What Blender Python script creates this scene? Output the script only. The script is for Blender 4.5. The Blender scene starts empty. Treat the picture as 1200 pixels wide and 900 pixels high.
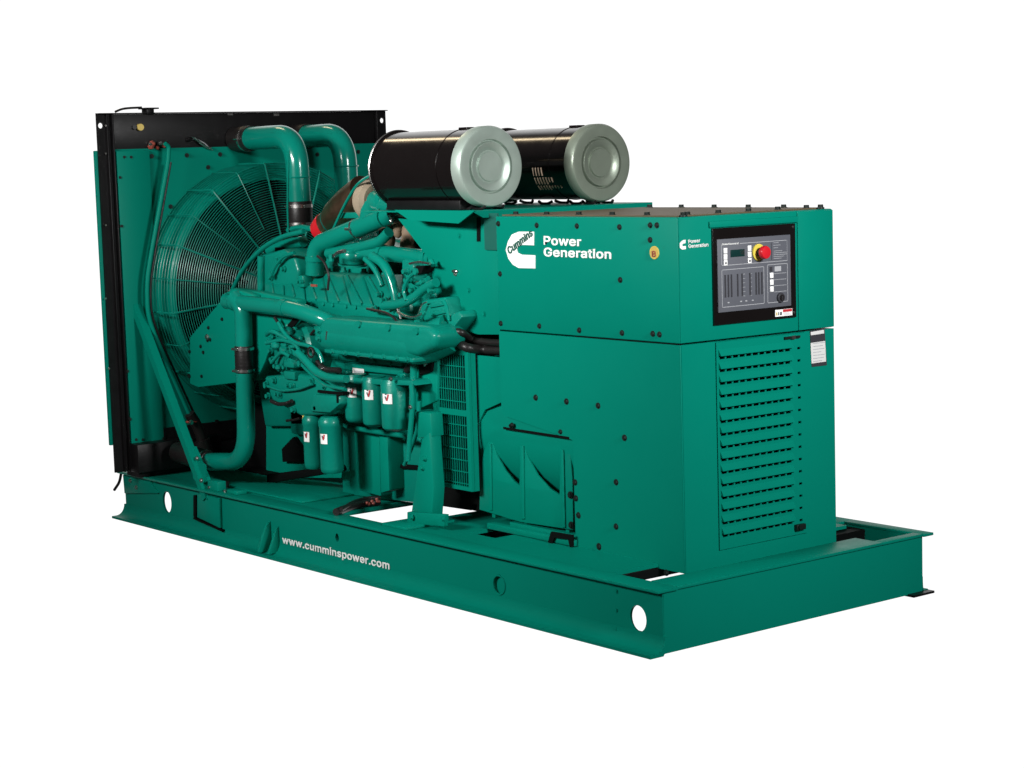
import bpy, bmesh, math, random
from mathutils import Vector, Matrix
random.seed(7)
C = bpy.context.scene.collection
PI = math.pi

# ---------------------------------------------------------------- materials
def lin(c):
    c /= 255.0
    return c/12.92 if c <= .04045 else ((c+.055)/1.055)**2.4
def material(name, rgb, rough=.5, metal=0., coat=0., bump=0., bscale=60., var=.0, vscale=3., spec=.5, emit=None):
    m = bpy.data.materials.new(name); m.use_nodes = True
    nt = m.node_tree; b = nt.nodes['Principled BSDF']
    col = tuple(rgb) + (1,)
    b.inputs['Base Color'].default_value = col
    b.inputs['Roughness'].default_value = rough
    b.inputs['Metallic'].default_value = metal
    b.inputs['Coat Weight'].default_value = coat
    b.inputs['Coat Roughness'].default_value = .12
    b.inputs['Specular IOR Level'].default_value = spec
    tc = nt.nodes.new('ShaderNodeTexCoord')
    if var > 0:
        n = nt.nodes.new('ShaderNodeTexNoise'); n.inputs['Scale'].default_value = vscale; n.inputs['Detail'].default_value = 6
        nt.links.new(tc.outputs['Object'], n.inputs['Vector'])
        mx = nt.nodes.new('ShaderNodeMix'); mx.data_type = 'RGBA'
        mx.inputs[6].default_value = tuple(c*(1-var) for c in rgb) + (1,)
        mx.inputs[7].default_value = tuple(min(1, c*(1+var)) for c in rgb) + (1,)
        nt.links.new(n.outputs['Fac'], mx.inputs[0]); nt.links.new(mx.outputs[2], b.inputs['Base Color'])
        mr = nt.nodes.new('ShaderNodeMapRange'); mr.inputs[3].default_value = max(0, rough-.08); mr.inputs[4].default_value = rough+.1
        n2 = nt.nodes.new('ShaderNodeTexNoise'); n2.inputs['Scale'].default_value = vscale*4; n2.inputs['Detail'].default_value = 5
        nt.links.new(tc.outputs['Object'], n2.inputs['Vector'])
        nt.links.new(n2.outputs['Fac'], mr.inputs[0]); nt.links.new(mr.outputs[0], b.inputs['Roughness'])
    if bump > 0:
        n3 = nt.nodes.new('ShaderNodeTexNoise'); n3.inputs['Scale'].default_value = bscale; n3.inputs['Detail'].default_value = 4
        nt.links.new(tc.outputs['Object'], n3.inputs['Vector'])
        bp = nt.nodes.new('ShaderNodeBump'); bp.inputs['Strength'].default_value = bump; bp.inputs['Distance'].default_value = .004
        nt.links.new(n3.outputs['Fac'], bp.inputs['Height']); nt.links.new(bp.outputs[0], b.inputs['Normal'])
    return m
G = (.0005, .212, .149)
GREEN = material('green_paint', G, .42, coat=.0, var=.05, vscale=2.5, bump=.05, bscale=9, spec=.06)
CAST = material('green_cast_paint', (.0012, .200, .146), .34, coat=.10, var=.08, vscale=7, bump=.35, bscale=55, spec=.2)
PIPE = material('green_gloss_paint', (.001, .205, .15), .2, coat=.45, var=.05, vscale=5, bump=.05, bscale=20, spec=.25)
GREEND = material('green_dark_and_shade', (.001, .10, .075), .5, var=.1)  # darker green for the fan hub, small parts and a shaded recess
BLACK = material('black_paint', (.0055, .005, .0055), .38, coat=.0, var=.2, vscale=4, bump=.05, bscale=14, spec=.25)
DEEP = material('core_and_shade_black', (.0025, .003, .003), .7, bump=.2, bscale=120, spec=.1)  # radiator core black, also for blocks that stand in for deep shade
GLOSSB = material('black_gloss_enamel', (.005, .0035, .0035), .16, coat=.4, var=.2, bump=.03, bscale=5, spec=.4)
RUBBER = material('black_rubber', (.012, .010, .010), .42, bump=.2, bscale=90, spec=.4)
STEEL = material('zinc_steel', (.62, .60, .58), .25, metal=1, var=.1, vscale=12)
ALU = material('grey_green_metal', (.42, .51, .45), .37, metal=.42, coat=.1, var=.14, vscale=5, bump=.03, bscale=12)
ALU2 = material('dull_grey_metal', (.26, .305, .245), .37, metal=.45, coat=.1, var=.16, vscale=5, bump=.03, bscale=12)
BRONZE = material('heat_tinted_metal', (.34, .21, .13), .34, metal=1., var=.35, vscale=9)
BROWN = material('brown_reflection', (.11, .078, .038), .6, var=.2, vscale=6)
BLANKET = material('heat_blanket', (.34, .27, .19), .75, var=.3, vscale=14, bump=.8, bscale=30)
BLANKD = material('brown_heat_blanket', (.20, .14, .09), .7, var=.5, vscale=22, bump=.9, bscale=30)
RED = material('red_plastic', (.62, .01, .02), .38, coat=.2, var=.08)
YEL = material('yellow_plastic', (.72, .60, .08), .5)
WHITE = material('white_vinyl', (.94, .94, .92), .5)
PAPER = material('label_paper', (.72, .72, .70), .6)
GREY = material('grey_membrane', (.105, .11, .13), .5, var=.04)
GREYL = material('light_grey_print', (.42, .43, .45), .6)
DGREY = material('dark_grey_print', (.035, .035, .042), .5)
LCD = material('dark_screen', (.004, .03, .028), .25)
REDINK = material('red_ink', (.50, .02, .03), .6)
GINK = material('green_ink', (.002, .10, .07), .6)
OCHRE = material('ochre_badge', (.62, .45, .10), .5)
BOLT = material('dark_bolt', (.006, .012, .010), .45, metal=.2)
COPPER = material('copper_red', (.30, .06, .04), .5, var=.4, vscale=30)
WIRE = material('green_wire', (.001, .20, .145), .35, coat=.2, spec=.5)

# ---------------------------------------------------------------- mesh builder
AX = {'x': 0, 'y': 1, 'z': 2}
class MB:
    def __init__(s):
        s.bm = bmesh.new(); s.mats = []
    def slot(s, m):
        if m not in s.mats: s.mats.append(m)
        return s.mats.index(m)
    def fin(s, verts, mat, bev=0, seg=2):
        verts = [v for v in verts if v.is_valid]
        faces = set(f for v in verts for f in v.link_faces)
        k = s.slot(mat)
        for f in faces: f.material_index = k
        bmesh.ops.recalc_face_normals(s.bm, faces=list(faces))
        if bev > 0:
            es = set(e for f in faces for e in f.edges if len(e.link_faces) == 2 and e.calc_face_angle(0) > .6)
            r = bmesh.ops.bevel(s.bm, geom=list(es), offset=bev, segments=seg, profile=.5, affect='EDGES', clamp_overlap=True)
            for f in r['faces']: f.material_index = k
    def box(s, a, b, mat, bev=0, seg=2):
        lo = [min(a[i], b[i]) for i in range(3)]; hi = [max(a[i], b[i]) for i in range(3)]
        vs = [s.bm.verts.new((x, y, z)) for x in (lo[0], hi[0]) for y in (lo[1], hi[1]) for z in (lo[2], hi[2])]
        for q in ((0,1,3,2),(4,6,7,5),(0,4,5,1),(2,3,7,6),(0,2,6,4),(1,5,7,3)): s.bm.faces.new([vs[i] for i in q])
        s.fin(vs, mat, bev, seg); return s
    def prism(s, ax, c0, c1, poly, mat, holes=(), bev=0, seg=2):
        i = AX[ax]
        def put(p):
            if len(p) == 2:
                q = list(p); q.insert(i, c0)
            else:
                q = list(p); q[i] = c0
            return s.bm.verts.new(q)
        loops = [[put(p) for p in poly]] + [[put(p) for p in h] for h in holes]
        if holes:
            es = []
            for L in loops:
                for a, b in zip(L, L[1:] + L[:1]): es.append(s.bm.edges.new((a, b)))
            r = bmesh.ops.triangle_fill(s.bm, use_beauty=True, use_dissolve=False, edges=es)
            faces = [g for g in r['geom'] if isinstance(g, bmesh.types.BMFace)]
        else:
            faces = [s.bm.faces.new(loops[0])]
        base = [v for L in loops for v in L]
        r = bmesh.ops.extrude_face_region(s.bm, geom=faces, use_keep_orig=True)
        nv = [g for g in r['geom'] if isinstance(g, bmesh.types.BMVert)]
        d = [0, 0, 0]; d[i] = c1 - c0
        bmesh.ops.translate(s.bm, verts=nv, vec=d)
        s.fin(base + nv, mat, bev, seg); return s
    def rings(s, rs, mat, cap0=True, cap1=True, closed=False):
        R = [[s.bm.verts.new(p) for p in r] for r in rs]
        n = len(R[0])
        pairs = list(zip(R, R[1:]))
        if closed: pairs.append((R[-1], R[0]))
        for A, B in pairs:
            for k in range(n): s.bm.faces.new((A[k], A[(k+1) % n], B[(k+1) % n], B[k]))
        if not closed:
            if cap0: s.bm.faces.new(R[0][::-1])
            if cap1: s.bm.faces.new(R[-1])
        s.fin([v for r in R for v in r], mat); return s
    def lathe(s, p, d, prof, mat, n=32, cap=True):
        p = Vector(p); d = Vector(d).normalized(); a = d.orthogonal().normalized(); b = d.cross(a)
        rs = []
        for t, r in prof:
            r = max(r, 1e-4)
            rs.append([p + d*t + (a*math.cos(2*PI*k/n) + b*math.sin(2*PI*k/n))*r for k in range(n)])
        return s.rings(rs, mat, cap, cap)
    def cyl(s, p0, p1, r, mat, r1=None, n=24, ch=0):
        p0 = Vector(p0); p1 = Vector(p1); L = (p1-p0).length; r1 = r if r1 is None else r1
        prof = [(0, r), (L, r1)] if ch <= 0 else [(0, r-ch), (ch*.3, r-ch*.3), (ch, r), (L-ch, r1), (L-ch*.3, r1-ch*.3), (L, r1-ch)]
        return s.lathe(p0, p1-p0, prof, mat, n)
    def path(s, pts, bend, k=7):
        P = [Vector(p) for p in pts]; out = [P[0]]
        for i in range(1, len(P)-1):
            a, b, c = P[i-1], P[i], P[i+1]
            u = (a-b); v = (c-b); t = min(bend, u.length*.48, v.length*.48)
            A = b + u.normalized()*t; B = b + v.normalized()*t
            for j in range(k+1):
                f = j/k; out.append(A*(1-f)**2 + b*2*f*(1-f) + B*f*f)
        out.append(P[-1]); return out
    def tube(s, pts, r, mat, bend=.08, n=14, closed=False, k=7, r1=None):
        P = s.path(pts, bend, k) if not closed else [Vector(p) for p in pts]
        N = len(P); rs = []; a = None
        for i in range(N):
            if closed: t = (P[(i+1) % N]-P[i-1]).normalized()
            else: t = (P[min(i+1, N-1)]-P[max(i-1, 0)]).normalized()
            if a is None: a = t.orthogonal().normalized()
            else: a = (a - t*a.dot(t)).normalized()
            b = t.cross(a)
            rr = r if r1 is None else r + (r1-r)*i/(N-1)
            rs.append([P[i] + (a*math.cos(2*PI*q/n) + b*math.sin(2*PI*q/n))*rr for q in range(n)])
        return s.rings(rs, mat, closed=closed)
    def ring(s, c, R, r, mat, n=80, m=5, ax='x'):
        c = Vector(c); i = AX[ax]; e = [Vector((0,1,0)), Vector((0,0,1)), Vector((1,0,0))]
        u = Vector([0,0,0]); v = Vector([0,0,0]); u[(i+1) % 3] = 1; v[(i+2) % 3] = 1
        w = u.cross(v); rs = []
        for k in range(n):
            t = 2*PI*k/n; d = u*math.cos(t) + v*math.sin(t)
            rs.append([c + d*(R + r*math.cos(2*PI*q/m)) + w*r*math.sin(2*PI*q/m) for q in range(m)])
        return s.rings(rs, mat, closed=True)
    def ball(s, c, r, mat, sc=(1, 1, 1), n=16):
        rr = bmesh.ops.create_uvsphere(s.bm, u_segments=n, v_segments=n//2, radius=r)
        for v in rr['verts']: v.co = Vector((v.co.x*sc[0], v.co.y*sc[1], v.co.z*sc[2])) + Vector(c)
        s.fin(rr['verts'], mat); return s
    def bolts(s, pts, d, mat=None, r=.011, h=.008):
        d = Vector(d).normalized()
        for p in pts:
            p = Vector(p); s.cyl(p - d*.003, p + d*(h*.25), r*1.35, mat or BOLT, n=12); s.cyl(p, p + d*h, r, mat or BOLT, n=6, r1=r*.92)
        return s
    def quadbar(s, a, b, w, t, mat, nrm=(0, 1, 0)):   # flat bar a-b, width w across, thickness t along nrm
        a = Vector(a); b = Vector(b); d = (b-a).normalized(); nn = Vector(nrm); nn = (nn - d*nn.dot(d)).normalized(); u = d.cross(nn)
        rs = [[p + u*w/2*i + nn*t/2*j for i, j in ((-1,-1),(1,-1),(1,1),(-1,1))] for p in (a, b)]
        return s.rings(rs, mat)
    def build(s, name, parent=None, label=None, angle=36):
        bm = s.bm
        for f in bm.faces: f.smooth = True
        for e in bm.edges: e.smooth = not (len(e.link_faces) == 2 and e.calc_face_angle(0) > math.radians(angle))
        me = bpy.data.meshes.new(name); bm.to_mesh(me); bm.free()
        for m in s.mats: me.materials.append(m)
        o = bpy.data.objects.new(name, me); C.objects.link(o)
        if parent is not None: o.parent = parent
        if label: o['label'] = label
        return o

try:
    FONT = bpy.data.fonts.load(bpy.utils.system_resource('DATAFILES') + '/fonts/Inter.woff2')
except Exception:
    FONT = None
def text_into(mb, txt, org, u, v, width, size, mat, thick=.0015, off=.018, n=None):
    """solid lettering laid on a surface: org = lower left, u = reading direction, v = up"""
    cu = bpy.data.curves.new('t', 'FONT'); cu.body = txt; cu.size = 1
    if FONT: cu.font = FONT
    cu.extrude = .5; cu.resolution_u = 3; cu.space_character = 1 + off
    ob = bpy.data.objects.new('t', cu); C.objects.link(ob)
    bpy.context.view_layer.update()
    me = bpy.data.meshes.new_from_object(ob.evaluated_get(bpy.context.evaluated_depsgraph_get()))
    bpy.data.objects.remove(ob)
    xs = [q.co.x for q in me.vertices]; x0, x1 = min(xs), max(xs); sx = width/(x1-x0)
    u = Vector(u).normalized(); v = Vector(v).normalized(); nn = n and Vector(n) or u.cross(v)
    k = mb.slot(mat)
    for c_i, (dx, dy) in enumerate(((0, 0), (1, 0), (-1, 0), (.7, .5), (-.7, .5), (.7, -.5), (-.7, -.5), (0, .6), (0, -.6))):
        if off <= 0 and c_i: break
        th = thick + c_i*.00012
        vs = [mb.bm.verts.new(Vector(org) + u*((q.co.x-x0)*sx + dx*off*size) + v*(q.co.y + dy*off)*size + nn*(q.co.z+.5)*th) for q in me.vertices]
        for p in me.polygons:
            try: f = mb.bm.faces.new([vs[i] for i in p.vertices]); f.material_index = k
            except ValueError: pass
    bpy.data.meshes.remove(me)

def circ(cx, cy, r, n=24, ry=None):
    ry = ry or r
    return [(cx + r*math.cos(2*PI*k/n), cy + ry*math.sin(2*PI*k/n)) for k in range(n)]
def rect(a, b, c, d): return [(a, c), (b, c), (b, d), (a, d)]

# ---------------------------------------------------------------- the set
root = bpy.data.objects.new('generator_set', None); C.objects.link(root); root.location = (0, 0, 0)
root['label'] = 'green diesel generator set on a steel base frame, with fan radiator, engine and control housing'
root['category'] = 'generator'

W, L, ZT = 1.507, 4.33, .257
# ---- base frame
m = MB()
holes = [circ(.47, .137, .046, ry=.058), circ(4.19, .12, .047, ry=.052), circ(2.10, .161, .014, ry=.02), circ(3.325, .121, .035, ry=.045)]
for y0, y1, s_ in ((0, .012, -1), (W-.012, W, 1)):
    m.prism('y', y0, y1, rect(0, L, .012, ZT-.008), GREEN, holes=holes, bev=0)
ang = [k*PI/16 for k in range(9)]
def flange(y, s_, e=0):
    # rolled bottom flange, then the foot
    outer = [(y, .07)] + [(y + s_*(.05-e)*(1-math.cos(a)), .07-.058*math.sin(a)) for a in ang] + [(y + s_*(.078-e), .012), (y + s_*(.078-e), 0)]
    return outer + [(y + s_*.01, 0), (y - s_*.012, .03), (y - s_*.012, .07)]
m.prism('x', -.02, L+.012, flange(-.001, -1), GREEN)
m.prism('x', -.02, L+.001, flange(W+.001, 1, .045), GREEN)
m.box((L-.18, W-.10, -.001), (L+.036, W+.034, .009), BLACK)
m.box((-.02, -.036, ZT-.012), (L+.016, .07, ZT), GREEN, .002)
m.box((-.02, W-.07, ZT-.012), (3.9, W+.05, ZT), GREEN, .002)
m.box((3.9, W-.013, ZT-.012), (L+.02, W+.05, ZT), GREEN, .002)
m.box((L-.008, .004, .005), (L+.002, W-.004, ZT-.008), GREEN)                 # end plate
m.box((4.19, .071, ZT-.011), (L+.012, 1.24, ZT+.001), GREEN, .002)
m.box((4.292, 1.24, ZT-.011), (L+.012, W-.014, ZT+.001), GREEN, .002)
m.box((3.90, 1.15, .02), (4.02, W-.013, ZT-.02), DEEP)
m.box((0, .012, .19), (.01, W-.012, ZT-.014), GREEN)
# decks and cross members, plus black sheets put in openings that look dark
m.box((.02, .071, ZT-.018), (1.995, W-.071, ZT-.002), GREEN)
m.box((1.975, .013, .232), (1.993, W-.013, ZT-.02), GREEN)
m.box((2.46, .071, ZT-.016), (2.86, W-.071, ZT-.001), GREEN)
m.box((2.46, .013, .22), (2.475, W-.013, ZT-.02), GREEN)
m.box((3.05, .071, ZT-.016), (3.965, W-.071, ZT-.001), GREEN)
m.box((3.95, .013, .20), (3.964, W-.013, ZT-.02), BLACK)
m.box((3.05, .013, .2), (3.062, W-.013, ZT-.02), BLACK)
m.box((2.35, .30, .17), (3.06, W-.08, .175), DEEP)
m.box((2.861, .071, ZT-.015), (3.049, .20, ZT-.002), GREEN)
m.box((3.0, .54, ZT+.002), (3.9, 1.05, .34), DEEP)  # black block stands in for the shade under the alternator
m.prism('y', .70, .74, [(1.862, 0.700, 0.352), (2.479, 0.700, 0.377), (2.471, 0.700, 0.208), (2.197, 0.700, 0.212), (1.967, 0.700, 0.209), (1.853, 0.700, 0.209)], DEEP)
m.box((.15, -.06, ZT+.0005), (.29, 1.6, .286), BLACK)
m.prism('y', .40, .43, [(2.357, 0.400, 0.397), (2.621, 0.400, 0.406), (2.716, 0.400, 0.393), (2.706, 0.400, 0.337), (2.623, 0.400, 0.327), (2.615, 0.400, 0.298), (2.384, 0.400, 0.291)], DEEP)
# stiffening gusset and left end bracket on the near rail
m.prism('y', -.016, -.0005, [(0.824, -0.010, 0.226), (1.050, -0.010, 0.226), (1.044, -0.010, 0.071), (0.812, -0.010, 0.100)], GREEN, bev=.004)
m.prism('y', -.018, -.0005, [(0.788, -0.010, 0.213), (0.815, -0.010, 0.216), (0.803, -0.010, 0.094), (0.777, -0.010, 0.100)], DEEP)  # black strips draw the shadow lines at the panel's left and bottom
m.prism('y', -.018, -.0005, [(0.776, -0.010, 0.095), (1.069, -0.010, 0.066), (1.068, -0.010, 0.057), (0.775, -0.010, 0.086)], DEEP)
m.prism('x', 1.50, 1.516, [(-.001, .165), (-.02, .155), (-.05, .10), (-.078, .02), (-.001, .02)], GREEN, bev=.003)
m.prism('x', 1.575, 1.59, [(-.001, .15), (-.016, .14), (-.05, .06), (-.07, .02), (-.001, .02)], GREEN, bev=.003)
m.cyl((3.325, .013, .121), (3.325, .03, .121), .05, GREEN, n=24)
m.box((1.98, .018, .11), (2.13, .022, .20), DEEP)
m.cyl((3.325, .0, .121), (3.325, .02, .121), .046, GREEN, n=24) if False else None
m.ring((3.325, -.001, .121), .040, .004, GREEN, n=32, m=6, ax='y')
m.prism('y', -.012, .05, [(0.002, 0.000, 0.235), (0.259, 0.000, 0.263), (0.401, 0.000, 0.177), (0.010, 0.000, 0.132)], GREEN, bev=.003)
m.bolts([(0.093, -0.013, 0.214), (0.159, -0.013, 0.183)], (0, -1, 0), STEEL, r=.009)
m.bolts([(4.069, -0.003, 0.209), (4.066, -0.003, 0.134), (4.063, -0.003, 0.058)], (0, -1, 0), GREEN, r=.006, h=.003)
m.tube([(0.001, -0.020, 0.243), (-0.024, -0.020, 0.192), (-0.090, -0.020, 0.142)], .008, RUBBER, .03)
m.box((.345, .44, ZT+.001), (.93, 1.45, ZT+.012), DEEP)  # black sheet puts the shadow onto the deck by the radiator
m.bolts([(1.05, .02, ZT+.001), (1.1, .05, ZT+.001)], (0, 0, 1), STEEL, r=.008)
# little lug blocks on the near top flange
m.box((.93, -.01, ZT), (1.03, .04, ZT+.05), GREEN, .004); m.box((1.1, 0, ZT), (1.2, .06, ZT+.02), GREEN, .004)
base = m.build('base_frame', root)
m = MB()
a_ = Vector((1.622, 0.000, 0.072)); b_ = Vector((2.524, 0.000, 0.072))
text_into(m, 'www.cumminspower.com', a_ + Vector((0, -.002, 0)), b_-a_, (0, 0, 1), (b_-a_).length, .066, WHITE, off=.03, n=(0, -1, 0))
m.build('web_address', base, 'white web address lettering on the long rail')

# ---- radiator
RX = .22; RY0, RY1, RZ0, RZ1 = -.165, 1.68, .288, 2.195
m = MB()
m.prism('x', RX-.012, RX, rect(RY0, RY0+.075, RZ0, RZ1), BLACK, holes=[circ(RY0+.022, RZ1-.065, .015)])
m.prism('x', RX-.012, RX, rect(RY1-.075, RY1, RZ0, RZ1), BLACK, holes=[circ(RY1-.025, RZ1-.06, .015)])
m.box((RX-.05, RY0+.075, RZ0), (RX-.001, RY0+.09, RZ1), BLACK); m.box((RX-.12, RY1-.09, RZ0), (RX-.001, RY1-.075, RZ1), BLACK)
m.box((RX, RY0+.046, RZ0), (RX+.022, RY0+.053, RZ1-.005), BLACK, .002)
m.box((RX, RY0+.075, RZ0), (RX+.03, RY0+.083, RZ1-.005), BLACK, .002)
m.box((RX, RY1-.083, 1.98), (RX+.03, RY1-.075, RZ1-.005), BLACK, .002)
m.box((RX-.07, RY0+.09, 1.985), (RX+.012, RY1-.09, RZ1-.006), BLACK, .004)       # top tank
m.box((RX-.02, RY0+.003, RZ1-.005), (RX+.03, RY1-.003, RZ1), BLACK, .0015)
m.box((RX-.14, RY0+.09, RZ0), (RX+.02, RY1-.09, .50), BLACK, .004)            # bottom tank
m.box((RX+.02, RY0+.076, RZ0), (RX+.12, .42, .44), BLACK, .004)
m.box((RX+.03, .42, RZ0), (RX+.12, RY1-.09, .40), BLACK, .004)
m.bolts([(0.235, -0.122, 2.130), (0.235, -0.130, 1.984), (0.235, -0.152, 1.609), (0.235, -0.177, 0.851), (0.235, 0.018, 0.980), (0.235, -0.175, 1.223)], (1, 0, 0), STEEL, r=.004, h=.003)
m.box(*[Vector((0.225, 0.618, 2.176)) , Vector((0.233, 0.652, 2.185))], STEEL); m.box(*[Vector((0.225, 0.913, 2.169)), Vector((0.233, 0.948, 2.182))], STEEL)
rad = m.build('radiator', root)
m = MB(); m.box((.08, RY0+.1, .49), (.14, RY1-.1, 1.99), DEEP)
for k in range(60):
    y = RY0+.12 + k*(RY1-RY0-.24)/59
    m.box((.139, y-.003, .5), (.148, y+.003, 1.98), DEEP)
m.build('cooling_core', rad)
m = MB(); m.prism('x', .185, RX-.014, [(RY0-.014, .435), (RY0+.045, .435), (RY0+.045, 2.0), (RY0-.014, 2.0)], GREEN, bev=.004)
m.build('side_cover', rad, 'green cover strip behind the black upright')
# shroud with the round opening
CY, CZ, CR = .757, 1.22, .61
m = MB()
sh = [(0.225, -0.071, 1.978), (0.225, 1.627, 1.974)]
m.prism('x', RX+.001, RX+.016, rect(RY0+.088, RY1-.09, .415, 2.005), GREEN, holes=[circ(CY, CZ, CR, 64)])
m.prism('x', RX+.016, RX+.03, rect(-.075, .12, .42, 1.995), GREEN, bev=.004)
nn = 72; rs = []
for xx, rr in ((RX+.002, CR+.045), (RX+.05, CR+.02), (RX+.10, CR+.003), (RX+.17, CR), (RX+.17, CR-.012), (RX+.08, CR-.012), (RX+.002, CR+.02)):
    rs.append([(xx, CY+rr*math.cos(2*PI*k/nn), CZ+rr*math.sin(2*PI*k/nn)) for k in range(nn)])
m.rings(rs, GREEN, closed=True)
m.bolts([(0.245, -0.032, 1.963), (0.245, 0.008, 1.962), (0.245, 0.134, 1.964), (0.245, -0.063, 1.857), (0.245, -0.068, 1.601), (0.245, -0.078, 0.829), (0.245, -0.077, 0.571), (0.245, -0.048, 0.457), (0.245, -0.008, 0.453), (0.245, 0.116, 0.444)], (1, 0, 0), BOLT, r=.009)
m.bolts([(0.240, 0.349, 1.964), (0.240, 0.555, 1.964), (0.240, 0.477, 1.896), (0.240, 0.235, 1.692), (0.240, 0.455, 0.500), (0.240, 0.544, 0.438), (0.240, 1.186, 1.949), (0.240, 1.466, 1.958)], (1, 0, 0), BOLT, r=.009)
m.box(*[Vector((0.241, -0.060, 1.351)), Vector((0.244, -0.053, 1.251))], BOLT); m.box(*[Vector((0.241, -0.063, 1.133)), Vector((0.244, -0.054, 1.060))], BOLT)
shroud = m.build('fan_shroud', root)
# fan
m = MB()
m.lathe((.28, CY, CZ), (1, 0, 0), [(0, .06), (.02, .13), (.10, .13), (.12, .10), (.2, .05)], GREEND, 32)
fan = m.build('cooling_fan', root)
for k in range(9):
    m = MB(); t = 2*PI*k/9 + .2
    R_ = Matrix.Rotation(t, 3, 'X'); P = []
    for r_, w_, tw in ((.12, .07, .75), (.3, .10, .6), (.45, .12, .5), (.56, .125, .42)):
        a = R_ @ Vector((-w_*math.sin(tw), -w_*math.cos(tw), r_)); b = R_ @ Vector((w_*math.sin(tw), w_*math.cos(tw), r_))
        o_ = Vector((.30, CY, CZ)); nrm = R_ @ Vector((math.cos(tw), -math.sin(tw), 0))*.004
        P.append([a+o_-nrm, b+o_-nrm, b+o_+nrm, a+o_+nrm])
    m.rings(P, DEEP); m.build('fan_blade', fan)
# wire guard: a basket with a flat face, slightly dished
m = MB(); GR = .688
for k in range(9):
    m.ring((.240 + k*.031, CY, CZ), GR, .0016, WIRE, n=96, m=4)
def dish(r): return .50 + .10*(1-r/GR)
nr = 44
for k in range(nr):
    r_ = GR - k*(GR-.13)/(nr-1)
    m.ring((dish(r_), CY, CZ), r_, .0022, WIRE, n=96, m=4)
for k in range(24):
    t = 2*PI*k/24 + .12
    c_, s_ = math.cos(t), math.sin(t); inner = .13 if k % 2 == 0 else .36
    rr = .0055 if k % 2 == 0 else .0032
    m.tube([(.226, CY+(GR+.005)*c_, CZ+(GR+.005)*s_), (.505, CY+(GR+.005)*c_, CZ+(GR+.005)*s_), (dish(inner)+.006, CY+inner*c_, CZ+inner*s_)], rr, WIRE, .015, n=6, k=3)
m.ring((dish(.13), CY, CZ), .13, .006, WIRE, n=48, m=6)
m.build('fan_guard', root, 'round wire guard over the radiator fan')

# header fittings on the top tank
m = MB()
m.cyl(*[Vector((0.230, 0.075, 2.119)), Vector((0.260, 0.069, 2.118))], .018, OCHRE, n=16); m.cyl(*[Vector((0.230, 0.045, 2.119)), Vector((0.250, 0.039, 2.119))], .012, BLACK, n=12)
m.build('filler_plug', rad)
m = MB()
c0 = Vector((0.250, 0.166, 2.027))
for k in range(9):
    m.ball(c0 + Vector((random.uniform(-.01,.02), random.uniform(-.045,.045), random.uniform(-.028,.028))), random.uniform(.012,.02), random.choice([COPPER, COPPER, BLACK, STEEL]), n=8)
m.build('valve_fitting', rad, 'copper red valve fitting at the tube end')
m = MB()
m.tube([(0.240, -0.066, 2.201), (0.240, -0.025, 2.216), (0.240, 0.020, 2.220), (0.240, 0.091, 2.222)], .006, RUBBER, .04)
m.box((RX-.03, .115, RZ1-.01), (RX+.03, .16, RZ1+.022), BLACK, .004)
m.box((RX-.04, .10, RZ1+.018), (RX+.04, .185, RZ1+.026), BLACK, .003)
m.build('pressure_cap', rad)
m = MB()
for k in range(5):
    m.tube([(0.245, 0.366, 2.046), (0.245, 0.403, 2.054), (0.245, 0.460, 2.026), (0.245, 0.490, 1.997)], .003, STEEL if k % 2 else GREYL, .03, n=6) if k == 0 else m.tube([Vector(p)+Vector((.004*k, .005*k*math.sin(k), .008*math.sin(k*2.))) for p in [(0.245, 0.388, 2.055), (0.245, 0.418, 2.036), (0.245, 0.448, 2.007), (0.245, 0.495, 1.993)]], .0022, STEEL, .03, n=5)
m.cyl(*[Vector((0.235, 0.356, 2.046)), Vector((0.270, 0.363, 2.050))], .012, BLACK, n=12)
m.build('sensor_wiring', rad)

# braces and vent tubes on the near side of the radiator
m = MB()
m.quadbar((0.181, -0.020, 1.247), (0.910, -0.020, 0.206), .038, .008, GREEN, (0, 1, 0))
m.quadbar(Vector((0.181, -0.020, 1.247))+Vector((.02,.02,0)), Vector((0.910, -0.020, 0.206))+Vector((.02,.02,0)), .008, .04, GREEN, (0, 1, 0))
m.bolts([(0.130, -0.026, 1.209), (0.895, -0.026, 0.303)], (0, -1, 0), STEEL, r=.009)
m.build('radiator_brace', root)
m = MB()
m.prism('y', .0, .01, [(0.771, 0.000, 0.411), (0.891, 0.000, 0.379), (0.877, 0.000, 0.231), (0.761, 0.000, 0.298)], GREEN)
m.quadbar((0.749, 0.020, 0.452), (0.930, 0.020, 0.235), .03, .02, GREEN)
m.bolts([(0.824, -0.005, 0.408), (0.942, -0.005, 0.270)], (0, -1, 0), STEEL, r=.009)
m.build('brace_bracket', root)
m = MB()
m.tube([(0.340, 0.163, 2.029), (0.340, 0.187, 2.011), (0.340, 0.178, 1.930), (0.340, 0.049, 1.447), (0.340, 0.016, 1.304), (0.340, 0.011, 1.132), (0.340, 0.045, 1.020), (0.340, 0.241, 0.550)], .012, GREEN, .14, n=12)
m.tube([(0.330, 0.199, 1.929), (0.330, 0.074, 1.436), (0.330, 0.041, 1.293), (0.330, 0.037, 1.139), (0.330, 0.071, 1.018), (0.330, 0.273, 0.555)], .0065, RUBBER, .14, n=8)  # thin black tube stands in for the shadow line beside the vent tube
m.build('vent_tube', root, 'thin green vent tube with a black line beside it')
m = MB()
m.tube([(0.360, 0.221, 0.577), (0.360, 0.269, 0.502), (0.360, 0.305, 0.382)], .03, RUBBER, .06); m.tube([(0.360, 0.286, 0.430), (0.360, 0.330, 0.271)], .045, RUBBER, .06)
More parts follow.
